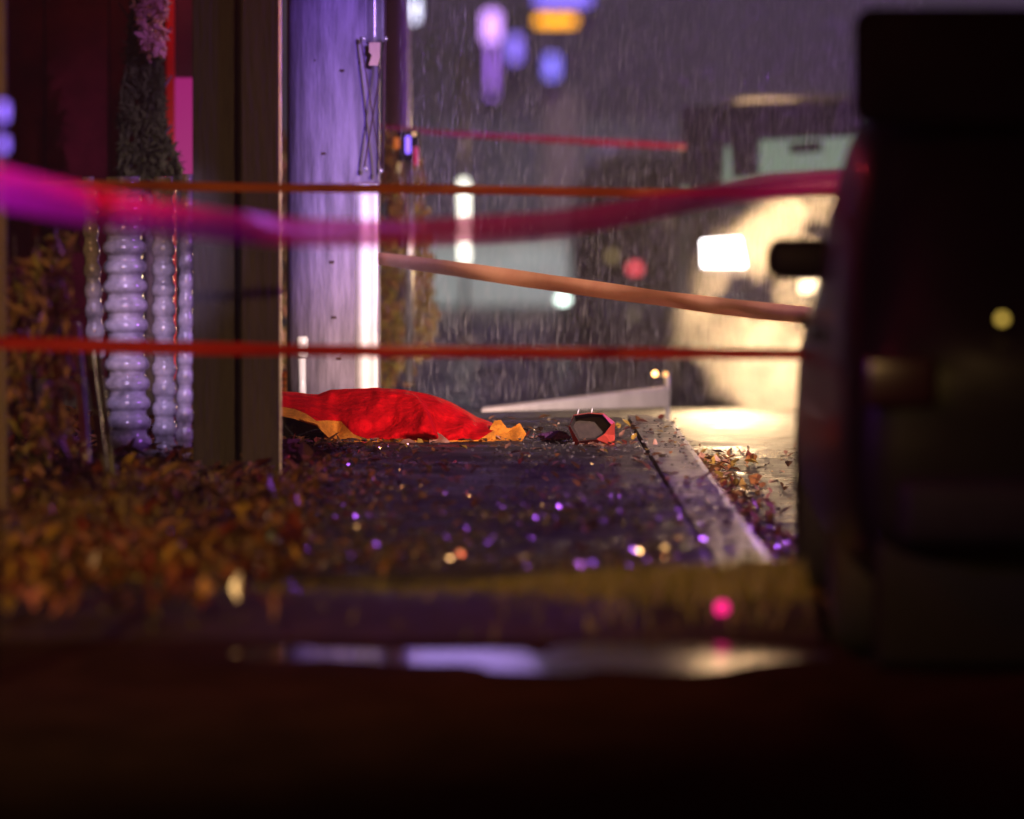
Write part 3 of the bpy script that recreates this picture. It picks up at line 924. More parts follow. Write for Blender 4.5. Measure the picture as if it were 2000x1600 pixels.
for s in (-1, 1):
    bm = bmesh.new(); box(bm, (s * 0.74, 0.02, 0.82), (0.2, 0.07, 0.14), 0.02); link_bm("tail_lamp", bm, mat("smoked_lens", (0.012, 0.003, 0.003), 0.3), near, True)
    for y in (1.35, 2.45):
        bm = bmesh.new(); box(bm, (s * (W2 + 0.006), y, 0.9), (0.03, 0.16, 0.03), 0.008); link_bm("door_handle", bm, M_BLKPL, near, True)
c = P(1956, 622, 23.6) - near.location
bm = bmesh.new(); lathe(bm, [(0.013, 0.0), (0.012, 0.012), (0.005, 0.016)], 16, (c.x, -0.035, c.z), Matrix.Rotation(R(90), 3, 'X')); link_bm("amber_glint", bm, lit("dim_amber_sheen", (0.75, 0.5, 0.08), 1.6), near, True)  # glowing dot painted for a yellow reflection on the car
bm = bmesh.new(); box(bm, (0, 0.0, 0.46), (1.5, 0.16, 0.2), 0.05); link_bm("bumper", bm, M_BLKPL, near, True)
bm = bmesh.new(); box(bm, (0, 0.1, 0.21), (1.62, 0.12, 0.38), 0.03); link_bm("under_gap_block", bm, M_BLKPL, near, True)  # black box added to block the road glow under the bumper
bm = bmesh.new(); box(bm, (0, 2.3, 0.2), (1.3, 4.2, 0.2), 0.03); link_bm("underbody", bm, M_BLKPL, near, True)

# steaming vehicle facing the camera
SX = 1.93
st = [(0.0, 0.42, 0.86, 0.92, 0.84, 0.72), (0.08, 0.30, 0.98, 1.04, 0.91, 0.76), (0.5, 0.28, 1.06, 1.13, 0.94, 0.78), (1.15, 0.28, 1.1, 1.19, 0.95, 0.80), (1.25, 0.28, 1.1, 1.288, 0.95, 0.79), (1.55, 0.28, 1.12, 1.582, 0.95, 0.765), (1.65, 0.28, 1.12, 1.68, 0.95, 0.76), (2.2, 0.28, 1.12, 1.75, 0.95, 0.75),
      (3.6, 0.28, 1.12, 1.74, 0.95, 0.75), (4.5, 0.3, 1.1, 1.6, 0.93, 0.72), (4.75, 0.36, 1.0, 1.2, 0.9, 0.7)]
suv = vehicle("pickup_suv", (SX, 48.6, -0.49), "dark off-road vehicle facing the camera with headlights glaring through steam", "car", st, M_SUV, lit("green_sheen_glass", (0.42, 0.56, 0.42), 0.42), (3, 6, 8, 10), (0.95, 3.7), 0.37, 0.8)  # pale green emission stands for light reflected in the glass
sg = M_SUV
# dark mask of the upper screen, a head rest and the inside mirror seen against the pale screen
def screen_pt(px, py):
    # the screen leans between (y 1.15, z 1.19) and (1.65, 1.68); keep 3 cm in front of it
    d = 49.9
    for _ in range(6):
        p = P(px, py, d) - suv.location
        d = suv.location.y + 1.15 + (p.z - 1.19) * (0.5 / 0.45) - 0.05
    return P(px, py, d) - suv.location
def screen_patch(nm, outline, m):
    o = link_mesh(nm, [screen_pt(*q) for q in outline], [tuple(range(len(outline)))], m, suv)
    o.modifiers.new("thickness", 'SOLIDIFY').thickness = 0.02
screen_patch("sun_visor", [(1332, 214), (1700, 205), (1700, 266), (1484, 274), (1482, 345), (1430, 348), (1426, 286), (1384, 290), (1374, 366), (1326, 366)], mat("dark_violet_visor", (0.035, 0.025, 0.05), 0.6))
screen_patch("inside_mirror", [(1540, 286), (1604, 279), (1606, 296), (1560, 300), (1541, 298)], M_BLKPL)
def sbox(nm, c, s, bev, m):
    bm = bmesh.new(); box(bm, c, s, bev); return link_bm(nm, bm, m, suv, True)
# headlights
LENS = lit("headlight_lens", (1.0, 0.93, 0.95), 9.0)
for s in (-1, 1):
    x0, x1 = (1371 - 1000) / F * 48.5 - SX, (1458 - 1000) / F * 48.5 - SX
    zt_ = P(1400, 466, 48.5).z + 0.49; zb_ = P(1400, 520, 48.5).z + 0.49
    verts = [Vector((x0 + 0.005, -0.06, zb_)), Vector((x1, -0.05, zb_)), Vector((x1 - 0.03, -0.02, zt_ + 0.005)), Vector((x0, -0.02, zt_ - 0.012))]
    if s == 1: verts = [Vector((-p.x, p.y, p.z)) for p in verts][::-1]
    o = link_mesh("headlight", verts, [(0, 1, 2, 3)], LENS, suv)
    o.modifiers.new("thickness", 'SOLIDIFY').thickness = 0.04
    mirror_part(suv, (s * 1.08, 1.35, 1.2), (0.2, 0.1, 0.2), M_BLKPL)
    sbox("fog_lamp", (s * 0.62, -0.05, 0.5), (0.14, 0.06, 0.08), 0.02, M_CHROME)
sbox("grille", (0, -0.02, 0.82), (0.9, 0.06, 0.2), 0.02, M_BLKPL)
sbox("bumper", (0, -0.06, 0.52), (1.7, 0.16, 0.22), 0.05, M_SUV)
sbox("bonnet_scoop", (0, 0.7, 1.16), (0.5, 0.4, 0.05), 0.02, M_SUV)
sbox("driving_lamp", (-0.22, -0.12, 0.70), (0.16, 0.06, 0.12), 0.02, lit("warm_lamp_lens", (1.0, 0.8, 0.5), 3.0))
sbox("number_plate", (0.1, -0.15, 0.5), (0.5, 0.012, 0.11), 0.004, M_WHITEPL)

# dark car behind it, tail towards the camera
st = [(0.0, 0.4, 0.8, 0.86, 0.80, 0.7), (0.06, 0.3, 0.92, 1.0, 0.86, 0.72), (0.45, 0.24, 0.98, 1.04, 0.88, 0.74), (0.95, 0.22, 0.98, 1.38, 0.89, 0.66), (1.5, 0.22, 0.97, 1.46, 0.89, 0.67), (2.5, 0.22, 0.96, 1.45, 0.89, 0.67),
      (3.2, 0.22, 0.95, 1.02, 0.88, 0.72), (4.1, 0.24, 0.86, 0.9, 0.86, 0.66), (4.4, 0.32, 0.7, 0.74, 0.76, 0.56)]
DC = 66.5
dark = vehicle("dark_sedan", (0.44 + 0.89, DC, ground_z(DC)), "dark sedan with a glowing red tail lamp behind the steaming vehicle", "car", st, M_CARB, M_GLASSD, (2, 3, 5, 6), (0.9, 3.4), 0.31, 0.76)
for (px, py, mm) in ((1240, 524, lit("tail_lamp_glow", (1.0, 0.10, 0.13), 2.2)), (1430, 524, lit("tail_lamp_glow", (1.0, 0.10, 0.13), 2.2)), (1195, 500, lit("amber_dim_glow", (0.7, 0.5, 0.2), 0.8)), (1237, 614, lit("buff_dim_glow", (0.5, 0.38, 0.25), 0.6))):
    c = P(px, py, DC - 0.1) - dark.location
    bm = bmesh.new(); box(bm, (c.x, -0.15, c.z), (0.085 if py == 524 else 0.05, 0.05, 0.07), 0.015); link_bm("tail_lamp", bm, mm, dark, True)
bm = bmesh.new(); box(bm, (0, -0.05, 0.5), (1.6, 0.14, 0.2), 0.05); link_bm("bumper", bm, M_BLKPL, dark, True)

# ------------------------------------------------------------------ far side: kerb ramp, yard wall, building, lamps
def wedge(name, pts_top, pts_bot, d0, d1, m, label, cat, thick=0.25):
    a = P(*pts_bot[0], d0)
    fr = [P(*pts_bot[0], d0), P(*pts_bot[1], d1), P(*pts_top[1], d1), P(*pts_top[0], d0)]
    bk = [p + Vector((0, thick, 0)) for p in fr]
    vs_ = [p - a for p in fr + bk]
    fs = [(0, 1, 2, 3), (5, 4, 7, 6), (3, 2, 6, 7), (0, 4, 5, 1), (1, 5, 6, 2), (0, 3, 7, 4)]
    o = link_mesh(name, vs_, fs, m); o.location = a
    bv = o.modifiers.new("bevel", 'BEVEL'); bv.width = 0.008; bv.segments = 2
    return tag(o, label, cat)
wedge("kerb_ramp", [(940, 800), (1308, 757)], [(940, 806), (1308, 796)], 38.4, 40.3, mat("white_kerb_paint", (0.78, 0.74, 0.72), 0.5, vary=0.12, vscale=6), "white tapering kerb ramp glowing in the headlights behind the red container", "kerb")
d = 40.6
mp_ = P(1304, 793, d)
mk = empty("kerb_marker", (mp_.x, d, mp_.z - 0.05), "thin pale marker post with two small amber lights beside the white kerb ramp", "marker post")
bm = bmesh.new(); tube(bm, [Vector((0, 0, -0.1)), L(1303, 735, d, mk)], 0.012, 10); link_bm("post", bm, M_WHITEPL, mk, True)
for (px, py, e) in ((1279, 730, 9.0), (1300, 731, 2.2)):
    bm = bmesh.new(); lump(bm, L(px, py, d - 0.04, mk), (0.014, 0.014, 0.014), 1, 0.0, 2); link_bm("lamp", bm, lit("amber_lamp_%d" % e, (1.0, 0.5, 0.16), e), mk, True)
bm = bmesh.new(); tube(bm, [L(1276, 733, d, mk), L(1304, 733, d, mk)], 0.006, 8); link_bm("arm", bm, M_GALV, mk, True)

# building
DB = 90.0
bld = empty("far_building", (1.5, DB, -0.9), "grey building with pale lower wall and beige pilaster behind the street", "building")
bm = bmesh.new(); box(bm, (0, 3, 4.0), (26, 6, 8.0)); link_bm("wall", bm, M_FARWALL, bld)
zt_ = P(1000, 235, DB).z + 0.9
bm = bmesh.new(); box(bm, (P(1080, 0, DB).x - 1.5, -0.06, zt_ / 2), (5.2 - 1.0, 0.12, zt_), 0.02); link_bm("lower_wall", bm, M_FARBASE, bld)
x0, x1 = P(1060, 0, DB).x - 1.5, P(1130, 0, DB).x - 1.5
zt2 = P(0, 178, DB).z + 0.9
bm = bmesh.new(); box(bm, ((x0 + x1) / 2, -0.17, zt2 / 2), (x1 - x0, 0.1, zt2), 0.03); link_bm("pilaster", bm, M_BEIGE, bld)
for px in (820, 1245):
    a, b = P(px, 0, DB).x - 1.5, P(px + 120, 0, DB).x - 1.5
    z0, z1 = P(0, 440, DB).z + 0.9, P(0, 250, DB).z + 0.9
    bm = bmesh.new(); box(bm, ((a + b) / 2, -0.135, (z0 + z1) / 2), (b - a, 0.03, z1 - z0), 0.005); link_bm("shutter", bm, mat("grey_shutter", (0.2, 0.2, 0.2), 0.7, vary=0.2), bld)
# pale blue low yard wall with its base
wl_ = empty("yard_wall", (P(975, 0, 74).x, 74, ground_z(74)), "pale blue low yard wall far behind the container", "wall")
zt_ = P(0, 478, 74).z - ground_z(74); zb_ = P(0, 600, 74).z - ground_z(74)
bm = bmesh.new(); box(bm, (0, 0.1, zt_ / 2), (P(1112, 0, 74).x - P(838, 0, 74).x, 0.2, zt_), 0.01); link_bm("panel", bm, M_PALEBLUE, wl_)
bm = bmesh.new(); box(bm, (0, 0.1, zt_ + 0.022), (P(1114, 0, 74).x - P(836, 0, 74).x, 0.28, 0.04), 0.008); link_bm("coping", bm, mat("pale_coping", (0.5, 0.55, 0.58), 0.6), wl_)

def round_lamp(name, px, py, d, w_px, h_px, col, e, label, cat, grp=None, vertical=True, to_ground=None):
    """an out-of-focus lamp: housing, lens and bracket"""
    c = P(px, py, d)
    o = empty(name, c, label, cat, grp)
    wd, hd = w_px / F * d, h_px / F * d
    bm = bmesh.new(); box(bm, (0, 0, 0), (wd, 0.04, hd), min(wd, hd) * 0.3); link_bm("lens", bm, lit("lens_%s_%d" % (name, int(px)), col, e), o, True)
    bm = bmesh.new(); box(bm, (0, 0.05, 0), (wd * 1.1, 0.05, hd * 1.1), 0.01); link_bm("housing", bm, M_BLKPL, o)
    if to_ground is not None:
        bm = bmesh.new(); tube(bm, [(0, 0.09, 0), (0, 0.09, to_ground - c.z)], 0.03, 8); link_bm("pole", bm, M_GALV, o, True)
    else:
        bm = bmesh.new(); tube(bm, [(0, 0.07, 0), (0, DB - d - 0.0, 0.0)] if d > 80 else [(0, 0.07, 0), (0, 0.2, 0)], 0.02, 8); link_bm("bracket", bm, M_BLKPL, o, True)
    return o
G = "violet lamps on the far building"
VIO = (0.36, 0.2, 1.0)
round_lamp("wall_lamp", 960, 52, 88, 30, 60, (0.62, 0.3, 1.0), 3.15, "bright lilac wall lamp, left of two violet lamps", "lamp", G)
round_lamp("wall_lamp", 961, 130, 88, 10, 80, (0.45, 0.17, 1.0), 2.31, "slim violet strip lamp hanging under the bright lilac lamp", "lamp", G)
round_lamp("wall_lamp", 1005, 95, 88, 22, 52, (0.27, 0.17, 1.0), 1.99, "violet blue wall lamp right beside the bright lilac lamp", "lamp", G)
round_lamp("wall_lamp", 1078, 130, 88, 24, 46, (0.22, 0.18, 1.0), 2.21, "lone blue violet wall lamp below the orange oval lamp", "lamp", G)
round_lamp("wall_lamp", 1100, -4, 88, 110, 28, (0.24, 0.16, 1.0), 1.99, "wide violet lamp at the top edge above the orange lamp", "lamp", G)
round_lamp("sign_lamp", 1086, 40, 87, 78, 20, (1.0, 0.38, 0.0), 3.15, "orange oval lamp hanging near the top of the picture", "lamp")
round_lamp("wall_lamp", 808, 18, 86, 12, 44, (0.75, 0.75, 1.0), 5.04, "white wall lamp at the top edge right of the steel post", "lamp")
round_lamp("wall_lamp", 961, 184, 88, 14, 8, (0.8, 0.05, 0.12), 1.68, "small dim red lamp under the violet strip lamp", "lamp", G)
# tube-light bollard
d = 62
tb = P(907, 515, d)
tl = empty("tube_light", (tb.x, d, ground_z(d)), "tall white tube light standing far behind the tapes", "lamp")
for (y0, y1) in ((512, 452), (440, 352)):
    bm = bmesh.new(); tube(bm, [L(907.5, y0, d, tl), L(905.5, y1, d, tl)], 0.028, 12); link_bm("tube", bm, lit("white_tube_glow", (1.0, 0.98, 0.82), 4.5), tl, True)
bm = bmesh.new(); tube(bm, [(0, 0.08, -0.05), L(906, 110, d + 0.08, tl)], 0.02, 10); link_bm("pole", bm, M_GALV, tl, True)
bm = bmesh.new(); lathe(bm, [(0.08, -0.02), (0.08, 0.03), (0.03, 0.05)], 16); link_bm("base", bm, M_GALV, tl, True)
# small greenish ground lamp
d = 60
gl = P(1099, 585, d)
o = empty("ground_lamp", (gl.x, d, gl.z), "small pale green white lamp at the foot of the pale blue wall", "lamp")
bm = bmesh.new(); lump(bm, (0, 0, 0), (0.045, 0.03, 0.03), 2, 0.05, 3); link_bm("lens", bm, lit("pale_green_glow", (0.8, 1.0, 0.88), 6.0), o, True)
bm = bmesh.new(); tube(bm, [(0, 0.05, 0.02), (0, 0.05, ground_z(d) - gl.z)], 0.02, 8); link_bm("stem", bm, M_BLKPL, o, True)
# lights in front of the hedge top (blue and orange)
d = 41.6
c = P(801, 283, d)
bl = empty("beacon_lamp", (c.x, d, 0.0), "small blue beacon lamp with orange and red lenses above the bush", "beacon")
for (px, py, wp_, hp_, col, e, nm) in ((797, 283, 10, 34, (0.25, 0.12, 1.0), 2.6, "blue_lens"), (809, 262, 7, 8, (1.0, 0.55, 0.3), 1.5, "amber_lens"), (813, 305, 9, 36, (1.0, 0.03, 0.2), 0.5, "red_lens"), (775, 280, 12, 22, (1.0, 0.22, 0.03), 0.5, "orange_lens")):
    p = L(px, py, d - 0.5 if px < 800 else d - 0.5, bl)
    bm = bmesh.new(); box(bm, p, (wp_ / F * d, 0.03, hp_ / F * d), 0.008); link_bm(nm, bm, lit(nm + "_glow", col, e), bl, True)
zz = L(797, 283, d, bl).z
bm = bmesh.new(); box(bm, (0, -0.46, zz), (0.11, 0.05, 0.15), 0.01); link_bm("housing", bm, M_BLKPL, bl)
bm = bmesh.new(); tube(bm, [(0, -0.44, -0.05), (0, -0.44, zz)], 0.02, 10); link_bm("pole", bm, M_GALV, bl, True)
# blue beacons at the left edge
d = 22.4
c = P(8, 250, d)
lbn = empty("blue_beacon", (c.x, d, -0.045), "twin blue beacon lamp glowing at the left edge above the magenta tape", "beacon")
for (py, h) in ((218, 36), (282, 26)):
    p = L(6, py, d, lbn)
    bm = bmesh.new(); box(bm, p, (0.02, 0.03, h / F * d), 0.006); link_bm("lens", bm, lit("blue_beacon_lens_%d" % py, (0.26, 0.14, 1.0), 2.3), lbn, True)
bm = bmesh.new(); tube(bm, [(-0.05, 0.06, 0), (-0.05, 0.06, L(0, 190, d, lbn).z)], 0.02, 10); link_bm("pole", bm, M_BLKPL, lbn, True)
bm = bmesh.new(); box(bm, (-0.03, 0.04, L(0, 250, d, lbn).z), (0.06, 0.03, 0.16), 0.006); link_bm("bracket", bm, M_BLKPL, lbn)

# ------------------------------------------------------------------ leaves, grass, litter
def ground_leaf(rnd, x, y, z, s, verts, faces, mi, m, tilt=0.6):
    q = Matrix.Rotation(rnd.uniform(0, 6.28), 3, 'Z') @ Matrix.Rotation(rnd.gauss(0, tilt), 3, 'X')
    a = len(verts)
    c = rnd.uniform(0.1, 0.4) * s
    for v in ((0, -s, 0), (s * 0.55, -s * 0.1, c), (s * 0.3, s * 0.6, c * 0.6), (0, s, 0), (-s * 0.3, s * 0.6, c * 0.6), (-s * 0.55, -s * 0.1, c)):
        verts.append(Vector((x, y, z + s * 0.25)) + q @ Vector(v))
    faces += [(a, a + 1, a + 2, a + 3), (a, a + 3, a + 4, a + 5)]
    mi += [m, m]
def leaf_field(name, n, smp, seed, tilt=0.6):
    rnd = random.Random(seed)
    verts, faces, mi = [], [], []
    k = 0
    while k < n:
        r = smp(rnd)
        if r is None: continue
        x, y, z, s, m = r
        ground_leaf(rnd, x, y, z, s, verts, faces, mi, m, tilt); k += 1
    o = link_mesh(name, verts, faces, LEAFC, midx=mi)
    return tag(o, kind='stuff')
def bank_leaf(rnd):
    y = rnd.uniform(26.2, 35.5); x = rnd.uniform(-2.2, -0.66)
    edge = -0.74 + 0.13 * noise.noise(Vector((y * 1.3, 0, 0))) + 0.22 * sstep(29.5, 27.5, y)
    if x > edge + abs(rnd.gauss(0, 0.05)): return None
    m = rnd.choices(range(5), [4, 3, 1.0, 2.5, 2.5])[0]
    return x, y, max(bank_z(x, y), 0.0) + rnd.uniform(0, 0.07) * (1 - 0.85 * sstep(32.0, 33.4, y)), rnd.uniform(0.012, 0.05) * (0.7 + 0.5 * (noise.noise(Vector((x * 2, y * 2, 8))) > 0)), m
o = leaf_field("fallen_leaves", 4200, bank_leaf, 1, 0.5)
tag(o, "deep bank of wet brown and orange fallen leaves left of the sidewalk", "fallen leaves")
def verge_leaf(rnd):
    y = rnd.uniform(24.0, 26.25); x = rnd.uniform(-2.0, -0.3)
    if rnd.random() > sstep(-0.3, -1.3, x) * (0.25 + 0.75 * sstep(24.0, 26.0, y)): return None
    return x, y, 0.02 + rnd.uniform(0, 0.04), rnd.uniform(0.02, 0.045), rnd.choices(range(5), [4, 3, 2.0, 2.5, 1])[0]
o = leaf_field("verge_leaves", 420, verge_leaf, 6, 0.8)
tag(o, "thin scatter of amber leaves on the grass strip at the left", "fallen leaves")
def walk_leaf(rnd):
    y = 26.3 + (36.4 - 26.3) * rnd.random(); x = rnd.uniform(-0.75, KX(y) - 0.02)
    if rnd.random() > 0.10 + 0.9 * sstep(-0.2, -0.78, x) + 0.25 * (noise.noise(Vector((x * 3, y * 1.1, 5))) > 0.25): return None
    return x, y, 0.004, rnd.uniform(0.009, 0.03), rnd.choices(range(5), [2, 2.5, 1.6, 1.5, 4])[0]
o = leaf_field("scattered_leaves", 1500, walk_leaf, 2, 0.35)
tag(o, "small wet leaves and twigs scattered over the sidewalk", "fallen leaves")
def gutter_leaf(rnd):
    y = rnd.uniform(25.5, 35.5); x = KX(y) + 0.012 + abs(rnd.gauss(0, 0.07 + 0.06 * (noise.noise(Vector((y * 1.6, 2, 2))) > 0)))
    return x, y, -0.118 + rnd.uniform(0, 0.03), rnd.uniform(0.015, 0.034), rnd.choices(range(5), [1, 4, 2.5, 2, 2])[0]
o = leaf_field("gutter_leaves", 650, gutter_leaf, 3, 0.6)
tag(o, "wet orange leaves drifted along the gutter beside the kerb", "fallen leaves")
def road_leaf(rnd):
    y = rnd.uniform(29, 36.5); x = KX(y) + rnd.uniform(0.1, 0.7)
    return x, y, -0.118, rnd.uniform(0.008, 0.02), rnd.choices(range(5), [1, 3, 2.5, 2, 2])[0]
o = leaf_field("road_leaves", 130, road_leaf, 4, 0.5)
tag(o, "few small leaves lying on the wet road right of the kerb", "fallen leaves")
# ochre grass growing through the leaf bank
rnd = random.Random(25)
verts, faces = [], []
for _ in range(9000):
    y = rnd.uniform(26.0, 33.0); x = rnd.uniform(-2.3, -0.72)
    if noise.noise(Vector((x * 1.6, y * 1.1, 6))) < rnd.uniform(-0.3, 0.2): continue
    h = rnd.uniform(0.03, 0.10) * (1 - 0.5 * sstep(31, 33, y)); a = rnd.uniform(0, 6.28); wv = Vector((math.cos(a), math.sin(a), 0)) * 0.0045
    b = Vector((x, y, bank_z(x, y)))
    mid = b + Vector((rnd.gauss(0, 0.012), rnd.gauss(0, 0.012), h * 0.7)); tip = mid + Vector((rnd.gauss(0, 0.03), rnd.gauss(0, 0.03), h * 0.2))
    k = len(verts)
    verts += [b - wv, b + wv, mid + wv * 0.7, mid - wv * 0.7, tip]; faces += [(k, k + 1, k + 2, k + 3), (k + 3, k + 2, k + 4)]
o = link_mesh("dry_grass", verts, faces, mat("ochre_grass", (0.17, 0.115, 0.03), 0.6, vary=0.5, vscale=3))
tag(o, "dull ochre grass growing among the fallen leaves at the left", "grass", kind='stuff')
# metallic flakes added to make glints of the beacons
rnd = random.Random(15)
verts, faces = [], []
for _ in range(17000):
    y = 26.3 + 10 * rnd.random() ** 1.1; x = rnd.uniform(-0.77, KX(y) + 0.35)
    if noise.noise(Vector((x * 2.2, y * 0.9, 4))) < rnd.uniform(-0.4, 0.25): continue
    if y > 31 and rnd.random() > 0.4: continue
    if x > KX(y) - 0.22 and rnd.random() > 0.35: continue
    z0 = 0.006 if x < KX(y) else -0.116
    r = rnd.uniform(0.003, 0.008) * (1.5 if y < 30 else 1.0)
    q = Matrix.Rotation(rnd.uniform(0, 6.28), 3, 'Z') @ Matrix.Rotation(rnd.gauss(0, 0.6), 3, 'X')
    k = len(verts); c = Vector((x, y, z0 + r * 0.6))
    verts += [c + q @ Vector(v) for v in ((-r, -r * 0.7, 0), (r, -r * 0.8, 0), (r * 0.8, r * 0.7, 0), (-r * 0.6, r, 0), (0, 0, -r * 0.8))]
    faces += [(k, k + 1, k + 2, k + 3), (k + 1, k, k + 4), (k + 2, k + 1, k + 4), (k + 3, k + 2, k + 4), (k, k + 3, k + 4)]
o = link_mesh("glint_flakes", verts, faces, mat("glint_flakes", (0.55, 0.5, 0.48), 0.22, 0.85, vary=0.2))
tag(o, "small metallic flakes added for glints on the sidewalk and kerb", "flake", kind='stuff')
# grass on the verge
rnd = random.Random(5)
verts, faces = [], []
for _ in range(24000):
    x = rnd.uniform(-2.0, 0.86); y = rnd.uniform(24.05, 26.15)
    if rnd.random() > (0.12 + 0.88 * sstep(-0.25, 0.35, x)) * (0.08 + 0.92 * sstep(24.5 - 0.3 * x + 0.25 * noise.noise(Vector((x * 2, 0, 2))), 25.5 - 0.4 * x, y)): continue
    h = rnd.uniform(0.02, 0.06) * (0.6 + 0.7 * sstep(-0.3, 0.6, x)); a = rnd.uniform(0, 6.28); wv = Vector((math.cos(a), math.sin(a), 0)) * 0.004
    b = Vector((x, y, -0.075 + 0.095 * math.sin(math.pi * (y - 24.0) / 2.2) ** 0.6 + 0.035 * noise.noise(Vector((x * 1.7, y * 0.8, 0)))))
    tip = b + Vector((rnd.gauss(0, 0.02), rnd.gauss(0, 0.02), h))
    k = len(verts)
    verts += [b - wv, b + wv, tip]; faces.append((k, k + 1, k + 2))
o = link_mesh("grass", verts, faces, M_GRASS)
tag(o, "short olive grass on the strip between driveway and sidewalk", "grass", kind='stuff')
def one_leaf(px, py, z, s, m, label, tilt=0.5, seed=0):
    d = (1.7 - z) * F / (py - HOR)
    p = P(px, py, d)
    rnd = random.Random(seed); v, f, mi = [], [], []
    ground_leaf(rnd, 0, 0, 0, s, v, f, mi, 0, tilt)
    o = link_mesh("fallen_leaf", v, f, m); o.location = (p.x, p.y, z)
    o.modifiers.new("thickness", 'SOLIDIFY').thickness = 0.002
    return tag(o, label, "leaf", "single large leaves")
one_leaf(897, 938, 0.004, 0.04, LEAFC[1], "large orange leaf lying alone in the middle of the wet sidewalk", 0.4, 2)
one_leaf(1434, 972, -0.11, 0.045, LEAFC[2], "yellow leaf curled upright against the kerb in the gutter", 1.2, 5)
one_leaf(1476, 945, -0.115, 0.05, LEAFC[1], "red orange leaf standing on the wet road beyond the gutter", 1.4, 9)
one_leaf(760, 978, 0.004, 0.03, LEAFC[2], "small pale yellow leaf on the near left of the sidewalk", 0.4, 12)
one_leaf(880, 990, 0.004, 0.035, LEAFC[4], "pinkish leaf nearer than the orange leaf on the sidewalk", 0.4, 14)
# scrap of pale blue paper in the leaves
crumple("paper_scrap", [(495, 1075), (500, 1058), (518, 1050), (530, 1036), (548, 1048), (562, 1068), (540, 1082), (515, 1086)], 27.6, 0.05, mat("pale_blue_paper", (0.42, 0.6, 0.62), 0.5, vary=0.15), None, 9.0,
        lab="crumpled pale blue paper scrap on the leaf bank", cat="paper")
# glowing discs on added stems, painted in place of beacon glints
def glint(px, py, d, col, e, label, r=0.012):
    p = P(px, py, d)
    o = empty("glint_dot", (p.x, d, -0.03), label, "glint", "painted glints in the grass verge")
    bm = bmesh.new(); lathe(bm, [(r, 0), (r, 0.008), (r * 0.6, 0.012)], 12, p - o.location + Vector((0, -0.01, 0)), Matrix.Rotation(R(90), 3, 'X')); link_bm("lens", bm, lit("glint_%d" % px, col, e), o, True)
    bm = bmesh.new(); box(bm, (0, 0.003, (p.z + 0.03) / 2), (0.012, 0.006, p.z + 0.03 + 0.01), 0.001); link_bm("stem", bm, M_BLKPL, o)
glint(1410, 1187, 24.4, (1.0, 0.01, 0.22), 1.9, "hot pink glowing disc standing for a beacon glint in the grass strip", 0.02)
glint(1503, 1176, 24.8, (0.7, 0.08, 0.6), 0.7, "dull purple glowing disc standing for a beacon glint near the car end of the grass strip", 0.018)
glint(1119, 1053, 28.2, (0.05, 0.12, 1.0), 2.5, "small bright blue glowing disc standing for a beacon glint on the sidewalk", 0.009)

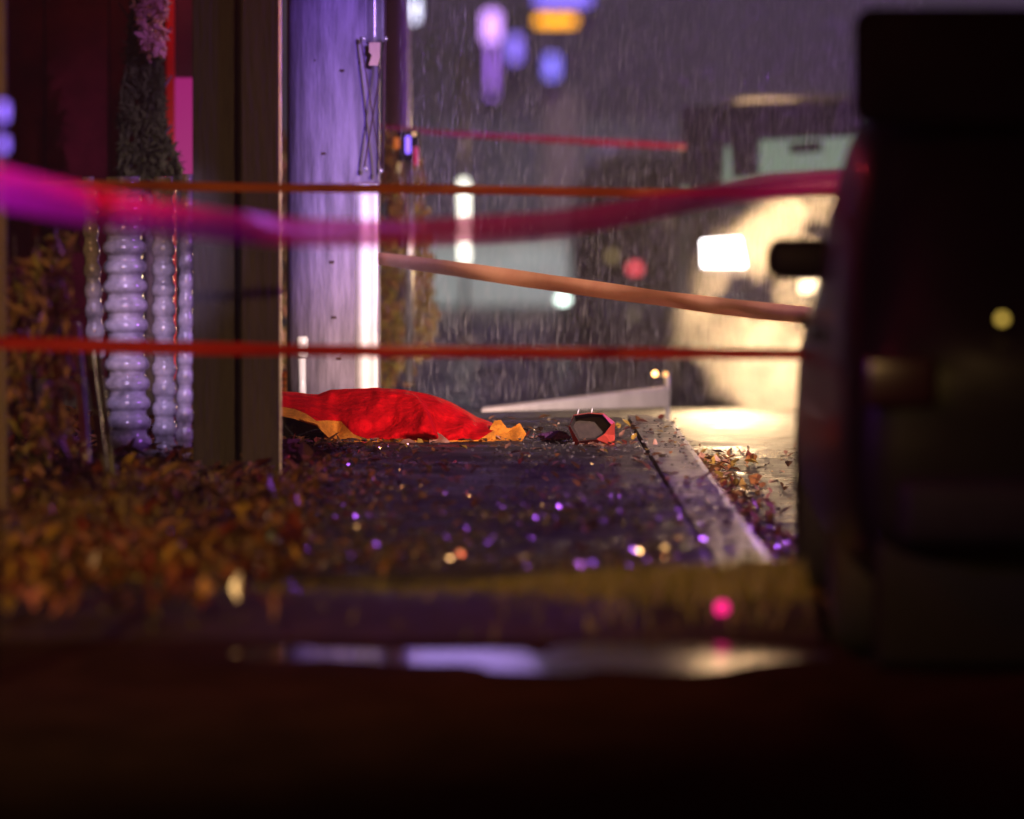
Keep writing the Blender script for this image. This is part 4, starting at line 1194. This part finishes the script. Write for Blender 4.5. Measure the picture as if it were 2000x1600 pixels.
# ------------------------------------------------------------------ steam, rain, haze
def vol_mat(name, col, dens, aniso, nscale=None, thr=(0.4, 0.7)):
    m = bpy.data.materials.new(name); m.use_nodes = True
    m.cycles.volume_sampling = 'EQUIANGULAR'
    t = m.node_tree
    t.nodes.remove(t.nodes["Principled BSDF"])
    pv = t.nodes.new("ShaderNodeVolumePrincipled")
    pv.inputs["Color"].default_value = (*col, 1)
    pv.inputs["Density"].default_value = dens
    pv.inputs["Anisotropy"].default_value = aniso
    t.links.new(pv.outputs[0], t.nodes["Material Output"].inputs["Volume"])
    if nscale:
        tc = t.nodes.new("ShaderNodeTexCoord")
        n = t.nodes.new("ShaderNodeTexNoise"); n.inputs["Scale"].default_value = nscale; n.inputs["Detail"].default_value = 5; n.inputs["Distortion"].default_value = 0.6
        t.links.new(tc.outputs["Object"], n.inputs["Vector"])
        mr = t.nodes.new("ShaderNodeMapRange"); mr.inputs[1].default_value = thr[0]; mr.inputs[2].default_value = thr[1]; mr.inputs[3].default_value = 0.0; mr.inputs[4].default_value = 1.0
        t.links.new(n.outputs["Fac"], mr.inputs[0])
        # fade towards the edge of the cloud
        mp = t.nodes.new("ShaderNodeMapping"); mp.vector_type = 'POINT'
        mp.inputs["Scale"].default_value = (1 / 0.93, 1 / 0.36, 1 / 0.98)
        t.links.new(tc.outputs["Object"], mp.inputs[0])
        ln = t.nodes.new("ShaderNodeVectorMath"); ln.operation = 'LENGTH'
        t.links.new(mp.outputs[0], ln.inputs[0])
        m2 = t.nodes.new("ShaderNodeMapRange"); m2.inputs[1].default_value = 1.0; m2.inputs[2].default_value = 0.0; m2.inputs[3].default_value = 0.0; m2.inputs[4].default_value = 1.0
        t.links.new(ln.outputs["Value"], m2.inputs[0])
        mu = t.nodes.new("ShaderNodeMath"); mu.operation = 'MULTIPLY'
        pw = t.nodes.new("ShaderNodeMath"); pw.operation = 'POWER'; pw.inputs[1].default_value = 1.6
        t.links.new(m2.outputs[0], pw.inputs[0])
        t.links.new(mr.outputs[0], mu.inputs[0]); t.links.new(pw.outputs[0], mu.inputs[1])
        m3 = t.nodes.new("ShaderNodeMath"); m3.operation = 'MULTIPLY'; m3.inputs[1].default_value = dens
        t.links.new(mu.outputs[0], m3.inputs[0])
        t.links.new(m3.outputs[0], pv.inputs["Density"])
    return m
bm = bmesh.new()
g = bmesh.ops.create_icosphere(bm, subdivisions=4, radius=1.0)
for v in g["verts"]:
    q = 1 + 0.18 * noise.noise(v.co * 1.7)
    v.co = Vector((v.co.x * 0.95 * q, v.co.y * 0.4 * q, v.co.z * 1.05 * q))
o = link_bm("steam", bm, vol_mat("steam_cloud", (1.0, 0.95, 0.9), 12.0, 0.3, 2.4, (0.49, 0.6)))
o.location = (1.74, 46.5, -0.10)
tag(o, "cloud of steam lit by the headlights in front of the dark vehicle", "steam", kind='stuff')

rnd = random.Random(8)
verts, faces = [], []
for _ in range(40000):
    y = rnd.uniform(36.8, 50); s = y / F
    x = rnd.uniform(-220, 800) * s; z = 1.7 - (rnd.uniform(-60, 760)) * s
    if z < ground_z(y) + 0.02: continue
    l_ = rnd.uniform(0.02, 0.12); r = rnd.uniform(0.0002, 0.0005)
    tilt = Vector((0.06 * rnd.uniform(0.5, 1.2), 0, 1)) * l_
    b = Vector((x, y, z)); k = len(verts)
    ring = [Vector((r * math.cos(a), r * math.sin(a), 0)) for a in (0, 2.09, 4.19)]
    verts += [b + tilt * 0.35 + q for q in ring] + [b, b + tilt]
    for i in range(3):
        faces.append((k + i, k + (i + 1) % 3, k + 4)); faces.append((k + (i + 1) % 3, k + i, k + 3))
o = link_mesh("rain", verts, faces, M_RAIN)
tag(o, "thin rain falling between the utility pole and the vehicles", "rain", kind='stuff')

bm = bmesh.new(); box(bm, (0, 60, 3.3), (70, 130, 12.0))
o = link_bm("haze", bm, vol_mat("rain_haze", (0.9, 0.88, 0.95), 0.0011, 0.2))
tag(o, "thin rainy haze filling the street", "haze", kind='stuff')
